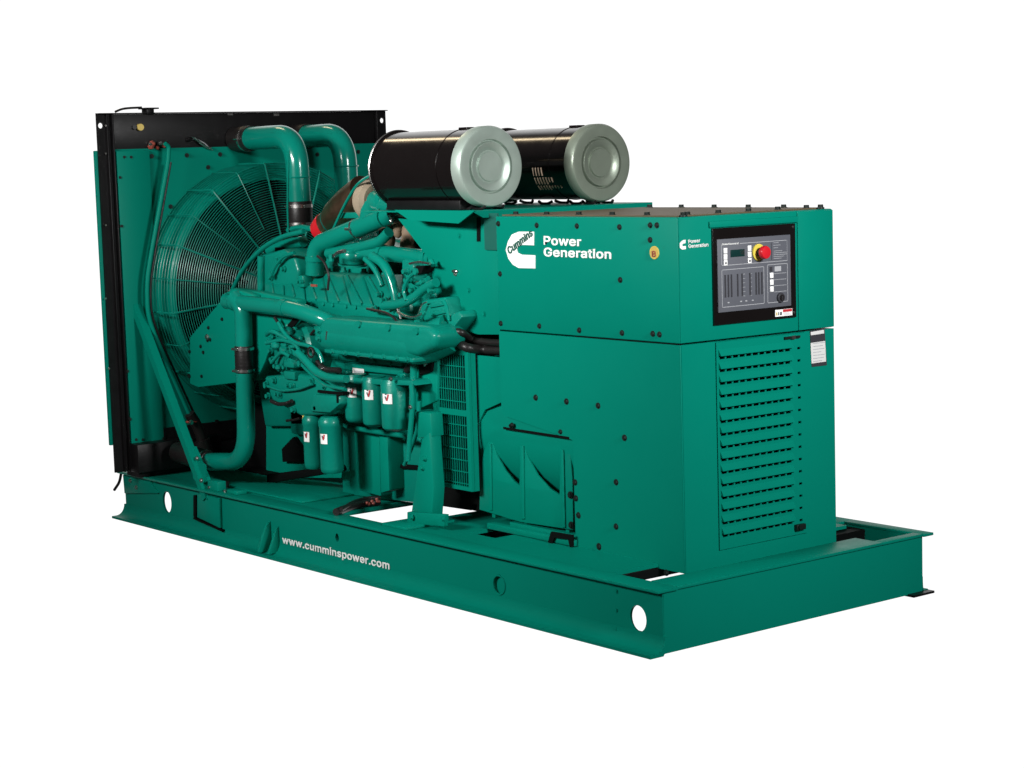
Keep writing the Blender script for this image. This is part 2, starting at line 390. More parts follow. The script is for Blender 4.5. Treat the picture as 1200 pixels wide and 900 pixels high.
m.ring((0.360, 0.234, 0.534), .028, .006, COPPER, n=20, m=6, ax='z'); m.bolts([(0.400, 0.206, 0.536)], (1, 0, 0), STEEL, r=.01)
m.build('drain_hose', root, 'black rubber hose at the foot of the vent tube')

# ---- coolant pipes
def clamp(m, c, d, r, w=.018):
    c = Vector(c); d = Vector(d).normalized(); m.cyl(c-d*w/2, c+d*w/2, r, STEEL, n=32)
    o_ = d.orthogonal().normalized(); m.cyl(c+Vector((.0, -r-.004, 0))-Vector((.02,0,0)), c+Vector((.0, -r-.004, 0))+Vector((.02,0,0)), .007, STEEL, n=8)
UY = .66
pu = [(0.819, 0.420, 2.048), (1.230, 0.420, 2.032), (1.235, 0.420, 1.694)]
x0, z0 = .93, 2.03; pe = (0.858, 0.660, 1.694)
m = MB(); xx = pe[0]
m.tube([((0.388, 0.660, 2.055))[:1] + (UY, 2.045), (xx-.01, UY, 2.045), (xx, UY, pe[2])], .063, PIPE, .17, n=24, k=12)
q = (0.724, 0.660, 2.019); m.ring((xx, UY, 1.83), .064, .004, PIPE, n=32, m=6, ax='z')
up = m.build('upper_coolant_pipe', root)
m = MB(); m.cyl((.24, UY, 2.045), (((0.406, 0.660, 2.055))[0], UY, 2.045), .068, RUBBER, n=24); clamp(m, (.36, UY, 2.045), (1, 0, 0), .07)
m.build('hose', up)
m = MB(); m.cyl((xx, UY, pe[2]+.01), (xx, UY, pe[2]-.13), .068, RUBBER, n=28, ch=.006); clamp(m, (xx, UY, pe[2]-.015), (0, 0, 1), .0705); clamp(m, (xx, UY, pe[2]-.11), (0, 0, 1), .0705)
m.build('hose_coupling', up)
m = MB(); U2 = 1.05; pe2 = (0.730, 1.050, 1.726)
m.tube([(.34, U2, 2.05), (pe2[0]-.01, U2, 2.05), (pe2[0], U2, pe2[2]-.25)], .064, PIPE, .17, n=24, k=12)
m.ring((pe2[0], U2, 1.88), .065, .004, PIPE, n=32, m=6, ax='z')
up2 = m.build('upper_coolant_pipe', root)
m = MB(); m.cyl((.22, U2, 2.05), (.36, U2, 2.05), .07, RUBBER, n=24); m.build('hose', up2)

# lower coolant run: engine -> down -> radiator
LY = .10; e1 = (1.197, 0.100, 1.239); e2 = (1.129, 0.100, 0.457); vx = e1[0] - .02
m = MB()
hz = (1.037, 0.100, 1.225)
m.tube([(1.020, 0.100, 1.220), (1.654, 0.100, 1.206), (1.857, 0.160, 1.153), (1.862, 0.250, 1.069)], .040, PIPE, .09, n=24, k=10)
m.tube([(1.097, 0.100, 1.236), (1.177, 0.100, 1.196), (1.167, 0.100, 0.989)], .045, PIPE, .07, n=24, k=8)
m.ball((1.104, 0.100, 1.219), .046, PIPE, (1.1, 1, 1), n=24)
m.cyl((1.554, 0.100, 1.211), (1.593, 0.100, 1.208), .0435, PIPE, n=24)
lp = m.build('engine_coolant_pipe', root)
m = MB(); t0 = Vector((1.168, 0.100, 1.002)); t1 = Vector((1.164, 0.100, 0.864)); dd = t1-t0
m.cyl(t0, t1, .048, RUBBER, n=32, ch=.004)
for k in range(6): m.cyl(t0+dd*(.2+.12*k), t0+dd*(.24+.12*k), .0495, RUBBER, n=32)
clamp(m, t0+dd*.1, dd, .0525, .014); clamp(m, t0+dd*.9, dd, .0525, .014); m.build('hose_coupling', lp)
m = MB(); e3 = Vector((1.125, 0.100, 0.413))
m.tube([t1-dd*.05, (1.141, 0.100, 0.410), (0.743, 0.100, 0.370)], .046, PIPE, .17, n=28, k=14)
m.build('lower_coolant_pipe', root)
m = MB(); q1 = Vector((0.761, 0.100, 0.372)); m.cyl(q1, q1-Vector((.33, 0, -.02)), .056, RUBBER, n=24, ch=.006); clamp(m, q1-Vector((.03,0,0)), (1, 0, 0), .058)
m.cyl((0.918, 0.090, 0.282), (0.912, 0.090, 0.214), .03, RUBBER, n=20)
m.build('radiator_hose', root)

# ---- engine
m = MB()
m.box((1.0, .45, .5), (2.55, 1.06, 1.22), CAST, .02)
m.box((1.05, .32, 1.10), (2.30, 1.19, 1.26), CAST, .02)
m.box((1.1, .85, 1.2), (2.6, 1.35, 1.50), CAST, .02)
m.box((1.75, .75, 1.3), (2.48, .95, 1.66), DEEP)
m.prism('x', 2.5, 2.56, [(.30, .45), (.30, .95), (.42, 1.25), (1.09, 1.25), (1.21, .95), (1.21, .45), (1.0, .32), (.5, .32)], CAST, bev=.008)
m.prism('y', .30, .5, [(1.633, 0.300, 0.999), (2.447, 0.300, 0.982), (2.497, 0.300, 0.922), (2.307, 0.300, 0.877), (1.773, 0.300, 0.857), (1.587, 0.300, 0.895)], CAST, bev=.012)
m.prism('y', .28, .4, [(1.684, 0.280, 0.978), (2.273, 0.280, 0.973), (2.271, 0.280, 0.949), (1.682, 0.280, 0.949)], CAST, bev=.004)
m.bolts([(1.752, 0.279, 0.966), (1.914, 0.279, 0.967), (2.064, 0.279, 0.960), (2.190, 0.279, 0.956)], (0, -1, 0), GREEN, r=.009)
m.prism('y', .27, .4, [(1.727, 0.270, 0.940), (2.298, 0.270, 0.943), (2.296, 0.270, 0.911), (1.754, 0.270, 0.908)], CAST, bev=.004)
m.box(*[Vector((1.884, 0.268, 0.921)), Vector((1.980, 0.269, 0.886))], PAPER)
m.box(*[Vector((1.900, 0.266, 0.910)), Vector((1.970, 0.268, 0.898))], GREYL)
m.prism('y', .45, .75, [(0.688, 0.450, 0.787), (1.091, 0.450, 1.079), (1.486, 0.450, 1.055), (1.491, 0.450, 0.582), (0.751, 0.450, 0.517)], CAST, bev=.015)
eng = m.build('engine', root)

# rocker covers: six cylinder heads of the near bank
m = MB()
n6 = 6; A0 = Vector((0.920, 0.400, 1.351)); A1 = Vector((2.001, 0.400, 1.346)); B0 = Vector((1.104, 0.280, 1.215)); B1 = Vector((2.287, 0.280, 1.196))
for k in range(n6):
    f0, f1 = k/n6+.003, (k+1)/n6-.003
    t0_, t1_ = A0.lerp(A1, f0), A0.lerp(A1, f1); b0_, b1_ = B0.lerp(B1, f0), B0.lerp(B1, f1)
    fw_ = Vector((0, -.045, .03))
    mid0 = t0_.lerp(b0_, .5); mid1 = t1_.lerp(b1_, .5)
    sec = lambda t, b: [t+Vector((0, .25, .0)), t+Vector((0, .02, .012)), t+Vector((0, -.01, 0)), b+Vector((0, -.015, .03)), b+Vector((0, 0, -.01)), b+Vector((0, .3, -.03))]
    r0, r1 = sec(t0_, b0_), sec(t1_, b1_)
    vs0 = [m.bm.verts.new(p) for p in r0]; vs1 = [m.bm.verts.new(p) for p in r1]; N = 6
    for i in range(N): m.bm.faces.new((vs0[i], vs0[(i+1) % N], vs1[(i+1) % N], vs1[i]))
    m.bm.faces.new(vs0[::-1]); m.bm.faces.new(vs1)
    m.fin(vs0+vs1, CAST, .009, 3)
    # rib and bolts on each cover
    rb0 = r0[2].lerp(r1[2], .25); rb1 = r0[3].lerp(r1[3], .5)
    m.tube([rb0+Vector((0, .001, 0)), rb1+Vector((0, .001, 0))], .008, CAST, n=8)
    for f in (.2, .8): m.bolts([r0[4].lerp(r1[4], f)+Vector((0, -.004, .02))], (0, -1, .2), CAST, r=.011, h=.014)
    m.bolts([r0[1].lerp(r1[1], .5)+Vector((0, .04, .003))], (0, 0, 1), CAST, r=.014, h=.02)
m.build('rocker_cover', eng)
m = MB()
m.prism('y', .30, .55, [(1.055, 0.300, 1.212), (1.548, 0.300, 1.188), (1.605, 0.300, 1.132), (2.151, 0.300, 1.140), (2.257, 0.300, 1.169), (2.245, 0.300, 1.200), (1.302, 0.300, 1.247)], CAST, bev=.012)
m.prism('y', .27, .5, [(1.597, 0.270, 1.234), (2.288, 0.270, 1.212), (2.314, 0.270, 1.186), (2.195, 0.270, 1.153), (1.689, 0.270, 1.146), (1.594, 0.270, 1.192)], CAST, bev=.008)
m.bolts([(1.692, 0.269, 1.159), (1.803, 0.269, 1.155), (1.913, 0.269, 1.156), (2.021, 0.269, 1.153), (2.127, 0.269, 1.158)], (0, -1, 0), CAST, r=.010, h=.012)
m.prism('y', .3, .55, [(1.605, 0.300, 1.132), (2.255, 0.300, 1.137), (2.321, 0.300, 1.109), (1.601, 0.300, 1.089)], DEEP)
m.build('exhaust_manifold_cover', eng)
# front upright of the near bank, with the bright rounded edge
m = MB()
m.prism('y', .33, .7, [(0.941, 0.330, 1.435), (1.192, 0.330, 1.474), (1.309, 0.330, 1.442), (1.343, 0.330, 1.366), (1.292, 0.330, 1.227), (0.939, 0.330, 1.214)], CAST, bev=.02, seg=3)
m.cyl((1.008, 0.320, 1.436), (0.989, 0.320, 1.217), .020, PIPE, n=20)
m.prism('y', .5, .9, [(0.792, 0.500, 1.467), (1.404, 0.500, 1.499), (1.777, 0.500, 1.442), (1.768, 0.500, 1.317), (0.904, 0.500, 1.291)], CAST, bev=.01)
m.ball((1.138, 0.340, 1.408), .03, CAST, (1, .6, 1)); m.bolts([(1.171, 0.325, 1.418), (1.216, 0.325, 1.376), (1.090, 0.325, 1.329)], (0, -1, 0), CAST, r=.012, h=.02)
m.box(*[Vector((0.981, 0.420, 1.475)), Vector((1.067, 0.480, 1.376))], DEEP); m.cyl((1.143, 0.400, 1.452), (1.139, 0.400, 1.400), .02, CAST, n=12); m.cyl((1.076, 0.400, 1.433), (1.073, 0.400, 1.394), .012, STEEL, n=10)
m.build('front_gear_cover', eng)
# lower after-cooler tank along the near side
m = MB()
a = Vector((1.843, 0.200, 1.084)); b = Vector((2.557, 0.200, 1.070))
m.tube([a+Vector((-.04,.02,.01)), a, b, b+Vector((.14, .06, .06))], .088, CAST, .05, n=28, k=6)
m.prism('y', .115, .3, [(1.876, 0.115, 1.174), (2.712, 0.115, 1.173), (2.786, 0.115, 1.139), (2.758, 0.115, 1.077), (2.627, 0.115, 1.032), (1.880, 0.115, 1.036), (1.796, 0.115, 1.097)], CAST, bev=.03, seg=4)
m.bolts([(1.845, 0.113, 1.112), (1.842, 0.113, 1.075)], (0, -1, 0), CAST, r=.013, h=.015)
m.cyl((1.913, 0.112, 1.111), (1.902, 0.112, 1.070), .004, STEEL, n=6)
for p in [(2.181, 0.112, 1.156), (2.420, 0.112, 1.152), (2.638, 0.112, 1.147)]: m.cyl(Vector(p)+Vector((0,.004,0)), Vector(p)+Vector((0,-.006,0)), .016, CAST, n=16)
m.prism('y', .104, .25, [(1.896, 0.104, 1.026), (2.615, 0.104, 1.024), (2.614, 0.104, 1.005), (1.895, 0.104, 1.009)], CAST, bev=.004)
m.bolts([(1.970, 0.103, 1.018), (2.078, 0.103, 1.018), (2.184, 0.103, 1.018), (2.289, 0.103, 1.018), (2.391, 0.103, 1.018), (2.492, 0.103, 1.018), (2.577, 0.103, 1.017)], (0, -1, 0), CAST, r=.010, h=.012)
m.prism('y', .25, .4, [(2.527, 0.250, 1.162), (2.658, 0.250, 1.198), (2.774, 0.250, 1.234), (2.791, 0.250, 1.204), (2.719, 0.250, 1.148), (2.599, 0.250, 1.057)], CAST, bev=.012)
m.build('aftercooler_tank', eng)
# oil filters
fl = [(417, 444, 495), (438, 447, 500), (463, 449, 504)]
for i, (px, ya, yb) in enumerate(((0, 0, 0),)*3):
    top = [(2.011, 0.200, 0.886), (2.160, 0.200, 0.884), (2.332, 0.200, 0.885)][i]; bot = [(2.011, 0.200, 0.675), (2.166, 0.200, 0.668), (2.339, 0.200, 0.663)][i]
    m = MB(); r_ = [.056, .058, .068][i]
    top = Vector(top); bot = Vector((top.x, top.y, bot[2])); h = top.z-bot.z
    m.lathe(bot, (0, 0, 1), [(0, r_*.35), (.004, r_*.72), (.016, r_*.95), (.03, r_), (h-.004, r_), (h, r_*.97), (h+.02, r_*.9)], CAST, 36)
    # paper sticker wrapped on the can
    zs = top.z-[.062, .060, .066][i]; a0 = -PI/2+[.6, .5, .35][i]; rs = []
    for k in range(7):
        t = a0-.40+.13*k; c_ = Vector((math.cos(t), math.sin(t), 0))
        rs.append((c_, k))
    def wrap(z0, z1, k0, k1, rad, mat):
        V = []
        for k in range(k0, k1+1):
            c_ = rs[k][0]; V.append((m.bm.verts.new(Vector((bot.x, bot.y, z0))+c_*rad), m.bm.verts.new(Vector((bot.x, bot.y, z1))+c_*rad)))
        for p, q in zip(V, V[1:]):
            f = m.bm.faces.new((p[0], q[0], q[1], p[1])); f.material_index = m.slot(mat)
    wrap(zs-.023, zs+.023, 0, 6, r_+.0015, WHITE)
    # red and black tick mark on the paper
    c1 = rs[2][0]; c2 = rs[3][0]; c3 = rs[4][0]
    P0 = Vector((bot.x, bot.y, zs))
    m.quadbar(P0+c1*(r_+.003)+Vector((0,0,.012)), P0+c2*(r_+.003)+Vector((0,0,-.008)), .006, .001, DGREY, c2)
    m.quadbar(P0+c2*(r_+.004)+Vector((0,0,-.008)), P0+c3*(r_+.003)+Vector((0,0,.022)), .007, .001, REDINK, c2)
    m.quadbar(P0+c1*(r_+.003)+Vector((0,0,.022)), P0+c2*(r_+.0035)+Vector((0,0,.022)), .005, .001, DGREY, c2)
    m.build('oil_filter', eng, ['oil filter nearest the fuel filters, white sticker', 'middle oil filter, white sticker', 'oil filter nearest the flywheel housing, white sticker'][i])
m = MB()
m.prism('y', .16, .36, [(1.962, 0.160, 0.891), (2.518, 0.160, 0.913), (2.543, 0.160, 0.891), (1.960, 0.160, 0.858)], CAST, bev=.006)
m.tube([(1.738, 0.280, 0.676), (1.786, 0.280, 0.626), (2.041, 0.280, 0.624), (2.387, 0.280, 0.627), (2.420, 0.280, 0.618)], .012, CAST, .04)
m.tube([(1.732, 0.300, 0.808), (1.721, 0.300, 0.652)], .016, CAST, .03)
m.build('filter_head', eng)
# fuel filters
for i in range(2):
    top = Vector([(1.680, 0.160, 0.688), (1.869, 0.140, 0.698)][i]); bz = [(1.660, 0.160, 0.422), (1.849, 0.140, 0.423)][i][2]; r_ = [.048, .056][i]; h = top.z-bz
    bot = Vector((top.x, top.y, bz)); m = MB()
    m.lathe(bot, (0, 0, 1), [(0, r_*.4), (.004, r_*.8), (.014, r_*.96), (.028, r_), (h-.05, r_), (h-.045, r_+.003), (h-.02, r_+.003), (h, r_*.8)], CAST, 36)
    rs = []
    for k in range(7):
        t = -PI/2+[.25, .3][i]-.36+.12*k; rs.append((Vector((math.cos(t), math.sin(t), 0)), k))
    zs = top.z-.10
    wrap(zs-.026, zs+.022, 0, 6, r_+.0015, WHITE)
    c1 = rs[2][0]; c2 = rs[3][0]; c3 = rs[4][0]; P0 = Vector((bot.x, bot.y, zs))
    m.quadbar(P0+c1*(r_+.003)+Vector((0,0,.014)), P0+c2*(r_+.003)+Vector((0,0,-.006)), .006, .001, DGREY, c2)
    m.quadbar(P0+c2*(r_+.004)+Vector((0,0,-.006)), P0+c3*(r_+.003)+Vector((0,0,.020)), .007, .001, REDINK, c2)
    m.build('fuel_filter', eng, ['smaller fuel filter of the pair', 'larger fuel filter of the pair'][i])
# oil cooler casting above the fuel filters
m = MB()
m.prism('y', .12, .4, [(1.302, 0.120, 0.854), (1.636, 0.120, 0.889), (1.978, 0.120, 0.871), (2.013, 0.120, 0.858), (1.993, 0.120, 0.783), (1.922, 0.120, 0.712), (1.635, 0.120, 0.680), (1.373, 0.120, 0.735)], CAST, bev=.02, seg=3)
m.prism('y', .10, .2, [(1.797, 0.100, 0.803), (2.011, 0.100, 0.811), (2.015, 0.100, 0.771), (1.924, 0.100, 0.723), (1.745, 0.100, 0.716)], CAST, bev=.008)
m.box(*[Vector((1.992, 0.098, 0.814)), Vector((2.008, 0.110, 0.777))], DEEP)
m.prism('y', .11, .16, [(1.813, 0.110, 0.824), (2.033, 0.110, 0.828), (2.032, 0.110, 0.816), (1.812, 0.110, 0.811)], DEEP)
m.bolts([(1.343, 0.118, 0.819), (1.354, 0.118, 0.760), (1.586, 0.118, 0.710), (1.794, 0.118, 0.735), (1.417, 0.118, 0.841), (1.758, 0.118, 0.860), (1.862, 0.118, 0.847)], (0, -1, 0), CAST, r=.013, h=.018)
m.tube([(1.405, 0.100, 0.740), (1.468, 0.100, 0.728), (1.547, 0.100, 0.738), (1.595, 0.100, 0.755)], .010, RUBBER, .03)
m.tube([(1.218, 0.300, 0.605), (1.291, 0.300, 0.615), (1.348, 0.300, 0.629)], .007, RUBBER, .02); m.cyl((1.643, 0.140, 0.696), (1.641, 0.140, 0.662), .012, OCHRE, n=12)
m.build('oil_cooler', eng)
# charging pump lump with ribs and bolts
m = MB()
cc = Vector((1.489, 0.120, 0.989))
m.lathe(cc, (.25, 1, 0), [(-.02, .04), (-.015, .075), (.02, .09), (.03, .115), (.06, .125), (.09, .12), (.11, .135), (.2, .135), (.3, .12)], CAST, 28)
for k in range(12):
    t = 2*PI*k/12; d = Vector((math.cos(t), 0, math.sin(t)))
    m.ball(cc+d*.122+Vector((0, .045, 0)), .019, CAST, n=10); m.bolts([cc+d*.085+Vector((.0, -.005, 0))], (0, -1, 0), CAST, r=.012, h=.02)
for k in range(10):
    m.ball(cc+Vector((random.uniform(-.11, .13), random.uniform(-.03, .02), random.uniform(-.1, .1))), random.uniform(.018, .038), CAST, (1, 1, .8), n=10)
m.box(cc+Vector((.06, -.03, -.07)), cc+Vector((.15, .1, -.04)), CAST, .006); m.box(cc+Vector((.04, -.02, -.13)), cc+Vector((.14, .1, -.09)), CAST, .006)
m.tube([(1.414, 0.080, 1.030), (1.558, 0.080, 1.054), (1.673, 0.080, 1.044), (1.723, 0.080, 1.006)], .010, CAST, .03); m.tube([(1.470, 0.070, 0.937), (1.569, 0.070, 0.998), (1.645, 0.070, 0.977)], .009, CAST, .03)
m.tube([cc+Vector((-.1, -.02, .08)), cc+Vector((0, -.05, .11)), cc+Vector((.12, -.02, .06))], .012, CAST, .05)
m.build('fuel_pump', eng)
# small pipework on the near side
m = MB(); m.tube([(1.747, 0.050, 1.005), (1.813, 0.050, 0.972), (1.898, 0.050, 0.921), (2.006, 0.050, 0.900), (2.157, 0.050, 0.906)], .019, PIPE, .06)
m.build('fuel_line', eng)
m = MB(); m.tube([(1.534, 0.080, 1.136), (1.591, 0.080, 1.081), (1.680, 0.080, 1.044), (1.801, 0.080, 1.039), (1.888, 0.080, 1.015), (1.914, 0.080, 0.964)], .010, PIPE, .05)
m.build('fuel_line', eng)
m = MB(); m.tube([(1.439, 0.120, 1.154), (1.505, 0.120, 1.099), (1.610, 0.120, 1.050), (1.723, 0.120, 1.027)], .008, RUBBER, .05); m.ring((1.845, 0.060, 1.010), .024, .005, RUBBER, n=24, m=6, ax='y'); m.ring((1.853, 0.055, 1.011), .018, .002, STEEL, n=24, m=6, ax='y')
m.build('fuel_line', eng)
m = MB(); m.tube([(1.839, 0.100, 0.962), (1.895, 0.100, 0.928), (2.027, 0.100, 0.933)], .014, RUBBER, .03); m.cyl((1.868, 0.080, 0.937), (1.905, 0.080, 0.939), .008, STEEL, n=8)
m.build('fuel_line', eng)
m = MB(); m.tube([(2.545, 0.140, 0.901), (2.553, 0.140, 0.824), (2.526, 0.140, 0.698), (2.496, 0.140, 0.547)], .012, PIPE, .04)
m.build('fuel_line', eng)
m = MB(); m.tube([(2.383, 0.200, 0.509), (2.457, 0.200, 0.615), (2.502, 0.200, 0.697), (2.516, 0.200, 0.816)], .01, PIPE, .04); m.bolts([(2.546, 0.130, 0.798), (2.400, 0.130, 0.915)], (0, -1, 0), STEEL, r=.008)
m.build('fuel_line', eng)
# upper pipework and intake
m = MB()
m.tube([(1.444, 0.360, 1.350), (1.463, 0.360, 1.494), (1.665, 0.380, 1.550), (2.062, 0.450, 1.661)], .047, PIPE, .08, n=28, k=12)
m.cyl((1.459, 0.360, 1.443), (1.457, 0.360, 1.418), .053, PIPE, n=28)
m.cyl((1.948, 0.430, 1.633), (1.977, 0.430, 1.637), .052, PIPE, n=28); m.cyl((2.056, 0.430, 1.661), (2.147, 0.440, 1.681), .055, RUBBER, n=24)
m.cyl((2.112, 0.360, 1.648), (2.139, 0.360, 1.624), .008, STEEL, n=8); m.ball((2.153, 0.340, 1.621), .014, STEEL, n=10)
m.build('intake_pipe', eng)
m = MB(); m.tube([(1.575, 0.360, 1.458), (1.875, 0.360, 1.496), (2.027, 0.360, 1.523), (2.100, 0.360, 1.568)], .026, PIPE, .06, n=16); m.cyl((1.782, 0.360, 1.412), (1.786, 0.360, 1.470), .064, PIPE, n=28, ch=.008); m.cyl((1.785, 0.360, 1.466), (1.786, 0.360, 1.483), .05, PIPE, n=28); m.cyl((1.781, 0.360, 1.404), (1.782, 0.360, 1.412), .07, CAST, n=28)
m.build('coolant_tube', eng)
m = MB(); m.tube([(1.836, 0.380, 1.462), (2.058, 0.380, 1.466), (2.419, 0.380, 1.449)], .038, PIPE, .05, n=20); m.cyl((2.002, 0.380, 1.465), (2.030, 0.380, 1.464), .043, PIPE, n=20); m.cyl((2.359, 0.380, 1.452), (2.392, 0.380, 1.453), .043, PIPE, n=20)
m.build('coolant_tube', eng)
m = MB(); m.tube([(2.097, 0.260, 1.461), (2.186, 0.260, 1.431), (2.244, 0.260, 1.366), (2.273, 0.260, 1.287), (2.284, 0.260, 1.244)], .022, PIPE, .06, n=14)
m.build('coolant_tube', eng)
m = MB(); m.tube([(2.054, 0.250, 1.449), (2.136, 0.250, 1.403), (2.186, 0.250, 1.325)], .014, PIPE, .05, n=12)
m.build('coolant_tube', eng)
m = MB(); m.tube([(2.209, 0.240, 1.235), (2.346, 0.240, 1.248), (2.442, 0.240, 1.275), (2.530, 0.240, 1.325), (2.623, 0.240, 1.355)], .022, PIPE, .05, n=16); m.cyl((2.318, 0.240, 1.227), (2.342, 0.240, 1.177), .006, STEEL, n=8)
m.build('coolant_tube', eng)
m = MB(); m.tube([(2.482, 0.230, 1.161), (2.469, 0.230, 1.176), (2.527, 0.230, 1.256), (2.560, 0.230, 1.265)], .004, STEEL, .02, n=6)
m.build('coolant_tube', eng)
m = MB(); m.tube([(0.647, 0.340, 1.225), (0.781, 0.340, 1.360), (0.978, 0.340, 1.474), (1.181, 0.340, 1.538), (1.390, 0.340, 1.566)], .013, PIPE, .10, n=12); m.ball((0.649, 0.340, 1.244), .012, STEEL, n=8)
m.build('coolant_tube', eng)
m = MB(); m.tube([(0.881, 0.450, 1.454), (1.042, 0.450, 1.492), (1.214, 0.450, 1.507)], .028, PIPE, .08, n=14)
m.build('coolant_tube', eng)
m = MB(); m.tube([(0.961, 0.520, 1.558), (1.061, 0.520, 1.576), (1.237, 0.520, 1.565)], .016, PIPE, .05, n=10)
m.build('coolant_tube', eng)
m = MB(); m.tube([(1.026, 0.500, 1.971), (0.993, 0.500, 1.669), (0.992, 0.500, 1.550)], .006, PIPE, .04, n=8)
m.build('coolant_tube', eng)
m = MB(); m.tube([(1.569, 0.400, 1.578), (1.675, 0.400, 1.695), (1.786, 0.400, 1.793), (1.897, 0.400, 1.833), (2.019, 0.400, 1.840)], .008, PIPE, .05, n=10)
m.build('coolant_tube', eng)
# turbocharger
m = MB()
tc_ = Vector((1.831, 0.480, 1.712))
m.lathe(tc_+Vector((-.09, 0, 0)), (1, 0, 0), [(0, .06), (.012, .088), (.04, .102), (.08, .098), (.10, .08), (.105, .05)], BLANKET, 36)
m.lathe(tc_+Vector((.07, 0, 0)), (1, 0, 0), [(-.06, .045), (.01, .06), (.03, .080), (.06, .078), (.08, .055), (.14, .045)], PIPE, 36)
m.cyl(tc_+Vector((.0, -.03, -.02)), tc_+Vector((.02, -.06, -.10)), .05, PIPE, n=20)
m.tube([tc_+Vector((.02, -.02, .0)), tc_+Vector((.14, -.03, -.02)), (2.203, 0.400, 1.683)], .05, CAST, .05, n=18)
m.box((1.599, 0.520, 1.657), (1.847, 0.420, 1.628), CAST, .004)
m.bolts([tc_+Vector((.145, .05*math.cos(t), .05*math.sin(t))) for t in (0, 1.2, 2.4, 3.6, 4.8)], (1, 0, 0), STEEL, r=.006)
m.build('turbocharger', eng)
# clamps, seams and small fittings on the upper engine
m = MB(); ia = Vector((1.651, 0.380, 1.563)); ib = Vector((2.063, 0.450, 1.669)); di = (ib-ia).normalized()
clamp(m, Vector((1.771, 0.400, 1.579)), di, .049, .012)
m.build('pipe_clamp', eng)
m = MB(); m.tube([(1.691, 0.220, 1.455), (1.749, 0.220, 1.432), (1.789, 0.220, 1.367), (1.769, 0.220, 1.293)], .006, RUBBER, .03, n=8); m.build('sensor_wire', eng)
m = MB(); m.tube([(2.396, 0.200, 1.144), (2.345, 0.200, 1.188), (2.278, 0.200, 1.209), (2.126, 0.200, 1.219)], .006, RUBBER, .03, n=8); m.build('sensor_wire', eng)
m = MB(); m.tube([(1.840, 0.220, 1.458), (1.871, 0.220, 1.475), (1.929, 0.220, 1.484)], .010, STEEL, .02, n=10); m.cyl((1.809, 0.220, 1.433), (1.811, 0.220, 1.466), .013, CAST, n=6); m.build('sensor_fitting', eng)
m = MB(); m.box(*[Vector((1.565, 0.255, 1.313)), Vector((1.615, 0.262, 1.302))], COPPER); m.build('casting_mark', eng)
m = MB()
a = Vector((1.263, 0.550, 1.577)); b = Vector((1.577, 0.600, 1.738))
dd_ = b-a; Lb = dd_.length
m.lathe(a, dd_, [(0, .055), (.02, .070), (.05, .068), (Lb*.3, .088), (Lb*.6, .102), (Lb, .105)], BRONZE, 32)
m.lathe(a+dd_*.13, dd_, [(0, .066), (.01, .072), (.03, .072), (.04, .066)], GREEND, 32)
ex = m.build('exhaust_elbow', eng)
m = MB(); m.lathe(a-dd_.normalized()*.055, dd_, [(0, .045), (.005, .058), (.05, .070), (.075, .072)], RED, 20); m.build('red_cap', ex) if False else m.build('end_cap', ex, 'bright red protective cap')
m = MB()
for pp, rr in (((1.877, 0.500, 1.535), .07), ((2.024, 0.520, 1.507), .075), ((1.974, 0.500, 1.601), .05)):
    for k in range(5): m.ball(Vector(pp)+Vector((.006*k, 0, -.03+.02*k)), rr*(.8+.05*math.sin(k*2)), BLANKD, (.62, .7, 1.0), n=18)
m.build('heat_wrap', eng, 'brown wrapped exhaust branches')
# rear end of the near bank: lifting casting and flywheel-side lumps
m = MB()
m.prism('y', .34, .6, [(2.218, 0.340, 1.447), (2.472, 0.340, 1.441), (2.496, 0.340, 1.395), (2.414, 0.340, 1.346), (2.490, 0.340, 1.290), (2.538, 0.340, 1.225), (2.521, 0.340, 1.147), (2.332, 0.340, 1.098), (2.253, 0.340, 1.126), (2.206, 0.340, 1.260)], CAST, bev=.015, seg=3)
m.prism('y', .26, .4, [(2.480, 0.260, 1.268), (2.656, 0.260, 1.289), (2.694, 0.260, 1.169), (2.510, 0.260, 1.121), (2.434, 0.260, 1.164)], CAST, bev=.012, seg=3)
m.prism('y', .25, .27, [(2.532, 0.250, 1.255), (2.637, 0.250, 1.270), (2.655, 0.250, 1.252), (2.551, 0.250, 1.236)], CAST, bev=.003); m.prism('y', .25, .27, [(2.549, 0.250, 1.217), (2.654, 0.250, 1.233), (2.666, 0.250, 1.218), (2.561, 0.250, 1.198)], CAST, bev=.003)
m.tube([(2.676, 0.240, 1.276), (2.700, 0.240, 1.247), (2.709, 0.240, 1.190)], .008, PIPE, .03, n=8)
m.prism('y', .28, .4, [(2.328, 0.280, 1.429), (2.396, 0.280, 1.435), (2.404, 0.280, 1.349), (2.336, 0.280, 1.339)], CAST, bev=.008); m.prism('y', .28, .4, [(2.415, 0.280, 1.420), (2.481, 0.280, 1.425), (2.459, 0.280, 1.390), (2.419, 0.280, 1.381)], DEEP)
m.tube([(2.397, 0.260, 1.432), (2.477, 0.260, 1.442), (2.555, 0.260, 1.436)], .006, STEEL, .02, n=8); m.tube([(2.365, 0.270, 1.368), (2.444, 0.270, 1.336), (2.524, 0.270, 1.369)], .012, CAST, .03, n=10)
for k, p in enumerate([(2.395, 0.250, 1.398), (2.406, 0.250, 1.359), (2.443, 0.250, 1.314), (2.502, 0.250, 1.308), (2.362, 0.250, 1.291), (2.558, 0.250, 1.148), (2.481, 0.250, 1.175), (2.531, 0.250, 1.355), (2.588, 0.250, 1.318), (2.177, 0.250, 1.285), (2.210, 0.250, 1.258), (2.123, 0.250, 1.215)]): m.bolts([p], (0, -1, 0), CAST, r=.012, h=.03)
m.cyl((2.508, 0.300, 1.448), (2.526, 0.300, 1.425), .012, CAST, n=8)
m.build('flywheel_end_casting', eng)
